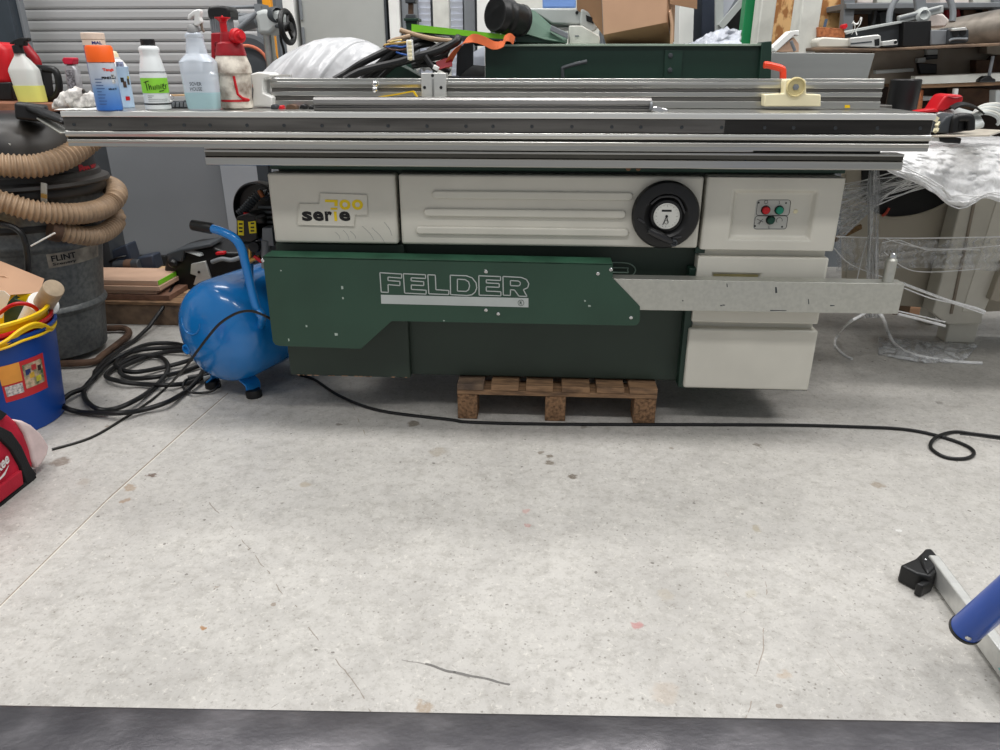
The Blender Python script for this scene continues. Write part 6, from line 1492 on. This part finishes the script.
def drape(u, v):
    x = XL_-.01+(2.5-XL_)*u
    n1 = noise.noise(Vector((x*5, v*5, 1))); n2 = abs(noise.noise(Vector((x*16, v*9, 4)))); n3 = abs(noise.noise(Vector((x*34+v*8, v*20, 7))))
    if v < .45:
        t = v/.45; return (x, 3.3-.50*t, ZW+.005+.010*n2+.006*n3)
    t = (v-.45)/.55
    yo = 2.80-.10*math.sin(t*PI/2)
    px__ = px_of(Vector((x, 2.72, .8)))
    T = [(850,163),(868,166),(900,177),(920,184),(935,194),(948,203),(965,206.5),(985,197),(1000,200),(1100,208),(1400,210)]
    py = 165
    for (a_, b_), (c_, d_) in zip(T, T[1:]):
        if a_ <= px__ <= c_: py = b_+(d_-b_)*(px__-a_)/(c_-a_)
    py += 1.5*n1
    zb_ = at(930, py, 2.72).z
    return (x, yo-.03*n2*t-.020*n3, ZW+.006+(zb_-ZW-.006)*(1-math.cos(t*PI/2))*.6+(zb_-ZW)*t*.4)
build('stretch_film', MB().grid(drape, 150, 60), fm, wm, solid=.0015, ang=180)
# rope-like hem of the film
hem = [drape(i/60, 1.0) for i in range(61)]
for k in range(4):
    pts = [Vector(p)+Vector((0,-.008*k+.012*noise.noise(Vector((i*.4, k*3, 0))), .010*k+.016*noise.noise(Vector((i*.3, k*5, 3))))) for i, p in enumerate(hem)]
    build('film_hem', MB().tube(pts, .0028, 6), fm, wm)
fl_ = thing('stretch_film_tails', 'loose clear stretch film tails hanging from the wrapped machine down to the floor', 'plastic film', at(872, 250, 2.9))
def strand(u, v):   # vertical twisted tail
    y = 168+150*u; w = 7-1.5*math.sin(u*PI)+3*max(u-.7,0); x = 874-2*u+w*(v-.5)*2
    if u < .12: x += (v-.5)*-4*(1-u/.12)
    return tuple(at(x, y, 2.92+.02*math.sin(v*9+u*6)+.012*math.sin(v*23)))
build('film_tail', MB().grid(strand, 40, 24), fm3, fl_, solid=.0006, ang=180)
b = MB()
random.seed(3)
for k in range(22):
    y0 = 186+60*(k/22)**1.1+random.uniform(-2,2); x1 = 905+40*random.random(); y1 = 168+16*random.random()
    b.tube([at(838, y0, 3.06), at(872, y0-(y0-y1)*.52, 3.0), at(x1, y1, 2.9)], .0012+.0012*random.random(), 5)
build('film_strand', b, fm, fl_)
def fan(u, v): 
    a = at(838+100*u, 188+(165-188)*u, 3.03-.1*u); c = at(838+70*u, 244+(176-244)*u, 3.03-.1*u); q = a.lerp(c, v); q.y += .01*math.sin(v*40); return tuple(q)
build('film_fan', MB().grid(fan, 12, 60), film_mat('film_fan', (1,1,9), .12, .6, 10), fl_, solid=.0006, ang=180)
def band(u, v):
    x = 836+190*u; top = 235+3*math.sin(u*5)*0; q = at(x, 237+34*v+3*math.sin(u*4+v*3), 3.0+.06*u+.012*math.sin(v*22+u*5)); return tuple(q)
build('film_band', MB().grid(band, 50, 26), fm2, fl_, solid=.0006, ang=180)
for pts, Y, r in (([(836,236.5),(880,238),(940,238),(1030,236)],3.0,.0028),([(882,243),(898,240),(915,246),(940,250),(1030,243)],2.99,.0022),([(884,238),(900,243),(925,248),(980,250)],3.0,.0018),([(884,252),(905,268),(930,272),(980,269)],2.99,.002),([(834,248),(850,264),(880,276),(905,283)],2.98,.0022),([(904,284),(925,292),(950,301),(975,308),(985,312)],2.98,.006),([(904,288),(930,298),(955,304),(984,314)],2.98,.003),([(898,314),(915,318),(945,326)],3.0,.006),([(898,311),(920,316),(945,322)],3.0,.003),([(872,225),(864,250),(858,275),(855,290)],2.94,.002)):
    build('film_strand', MB().tube(spline([at(x, y, Y) for x, y in pts], 5), r, 6), fm, fl_)
build('film_strand', MB().tube(spline([at(872,308,2.9), at(860,316,2.85), at(850,322,2.85), onz(838,334,.05), onz(835,345,.01), onz(843,354,.005), onz(852,359,.005)], 6), .006, 8), fm, fl_)
build('film_strand', MB().tube(spline([at(876,308,2.9), at(884,320,2.9), onz(888,332,.06), onz(896,345,.008), onz(915,355,.006), onz(950,361,.006), onz(982,363,.006)], 6), .007, 8), fm, fl_)
def puddle(u, v):
    p_ = onz(878+100*u*(1-.15*v), 338+8*u+22*v*(1-.4*abs(u-.5)), 0); return (p_.x, p_.y, .003+.018*abs(noise.noise(Vector((u*9, v*5, 2)))))
build('film_puddle', MB().grid(puddle, 36, 16), film_mat('film_floor', (1,1,1), .12, .8, 16), fl_, solid=.0006, ang=180)
# things on the wrapped table
zw = ZW+.018
ps = thing('black_tool', 'grey and black power tool end lying on the wrapped table beside the sliding table', 'power tool', at(955, 140, 2.62))
build('body', MB().px([(938,133),(940,124),(946,117),(953,114),(964,115),(962,120),(953,121),(950,134)], 2.60, .08), 'dark_grey', ps, bev=.006, seg=3)
build('handle', MB().tube(spline([at(953,132,2.60), at(955,120,2.60), at(959,117.5,2.60), at(967,117.5,2.60), at(970,120,2.60), at(970,130,2.60)], 4), .014, 12), 'black', ps)
build('inner', MB().px([(956,122),(966,121),(966,131),(956,131)], 2.61, .03), 'black', ps)
build('foot', MB().px([(934,137),(962,138),(961,144),(946,143),(938,141)], 2.60, .06), 'black', ps, bev=.004)
build('base_plate', MB().prism([at(930,135.5,2.58), at(990,134.5,2.58), at(1004,130,2.75), at(975,128.5,2.8), at(960,132,2.66)], (0,0,-.006)), mat('plate_cream', (214, 204, 188), .35, .4), ps, bev=.001)
build('front_clip', MB().px([(931,138),(939,137),(940,141),(932,141)], 2.59, .03), 'alu_white', ps, bev=.002)
b = MB()
for k, (x, y) in enumerate(((936,119),(937.5,124),(936,130))): b.obox(at(x, y, 2.585), (.012,.01,.014), (.3*k,.5,k))
build('debris', b, 'ivory', ps)
rt = thing('red_funnel', 'red plastic funnel-shaped tool lying beyond the right end of the sliding table', 'funnel', at(950, 108, 2.85))
build('cone', MB().px([(935,111),(942,100),(946,95),(952,94),(962,95),(964,98),(962,104),(952,107),(944,111)], 2.85, .09), 'red', rt, bev=.008, seg=3)
build('spout', MB().px([(918,111),(935,108.5),(940,112),(918,113)], 2.84, .05), 'red', rt, bev=.003)
build('rim', MB().tube(spline([at(948,96.5,2.845), at(954,98,2.845), at(962,97,2.845)], 4), .003, 6), 'red_dark', rt)
gc = thing('grey_cable_coil', 'loops of pale grey cable on a white lid at the right edge', 'cable', at(985, 125, 2.9))
build('lid', MB().prism([at(935,112,2.85), at(958,107,2.95), at(980,113,2.9), at(985,122,2.8), at(972,127,2.75), at(955,116,2.75)], (0,0,-.02)), 'light_grey', gc, bev=.006)
for k in range(6):
    cx = 984+2*k; cy = 121-1.2*k
    build('loop', MB().tube([at(cx+(15+k)*math.cos(a), cy+(8+k*.6)*math.sin(a), 2.85+.02*math.sin(a)+.006*k) for a in [PI*.95+PI*1.2*i/22 for i in range(23)]], .006, 8), 'cream_dirty' if k % 2 else 'light_grey', gc)
build('strap', MB().strip(spline([at(952,108,2.82), at(962,104,2.82), at(975,107,2.82), at(983,113,2.82)], 4), .03, .006, (0,1,.3)), 'black', gc)
single('black_cable', MB().tube(spline([at(978,112,2.9), at(990,108,2.9), at(1005,109,2.9), at(1040,112,2.9)], 5), .016, 10), 'rubber', 'thick black cable above the pale cable loops at the right edge', 'cable')
# ------------------------------------------------------------------ light
def area(name, loc, size, power, col=(1, .985, .968), rot=(0,0,0)):
    l = bpy.data.lights.new(name, 'AREA'); l.shape = 'RECTANGLE'; l.size, l.size_y = size; l.energy = power; l.color = col
    o = bpy.data.objects.new(name, l); o.location = loc; o.rotation_euler = rot; COL.objects.link(o); return o
for i, (x, y, e) in enumerate(((-2.6, .2, 36), (0, .2, 42), (2.6, .2, 34), (-2.6, 2.2, 62), (0, 2.2, 66), (2.6, 2.2, 56), (-2.6, 4.0, 34), (0, 4.0, 34), (2.6, 4.0, 34))):
    area('ceiling_lamp', (x, y, 4.3), (1.6, .35), e)
w = bpy.data.worlds.new('world'); SC.world = w; w.use_nodes = True
w.node_tree.nodes['Background'].inputs['Color'].default_value = (.93, .96, 1, 1)
w.node_tree.nodes['Background'].inputs['Strength'].default_value = .38
SC.view_settings.view_transform = 'Standard'; SC.view_settings.look = 'None'
SC.view_settings.exposure = 0; SC.view_settings.gamma = 1; SC.view_settings.use_curve_mapping = False
SC.cycles.use_denoising = True
SC.cycles.max_bounces = 8; SC.cycles.transparent_max_bounces = 16
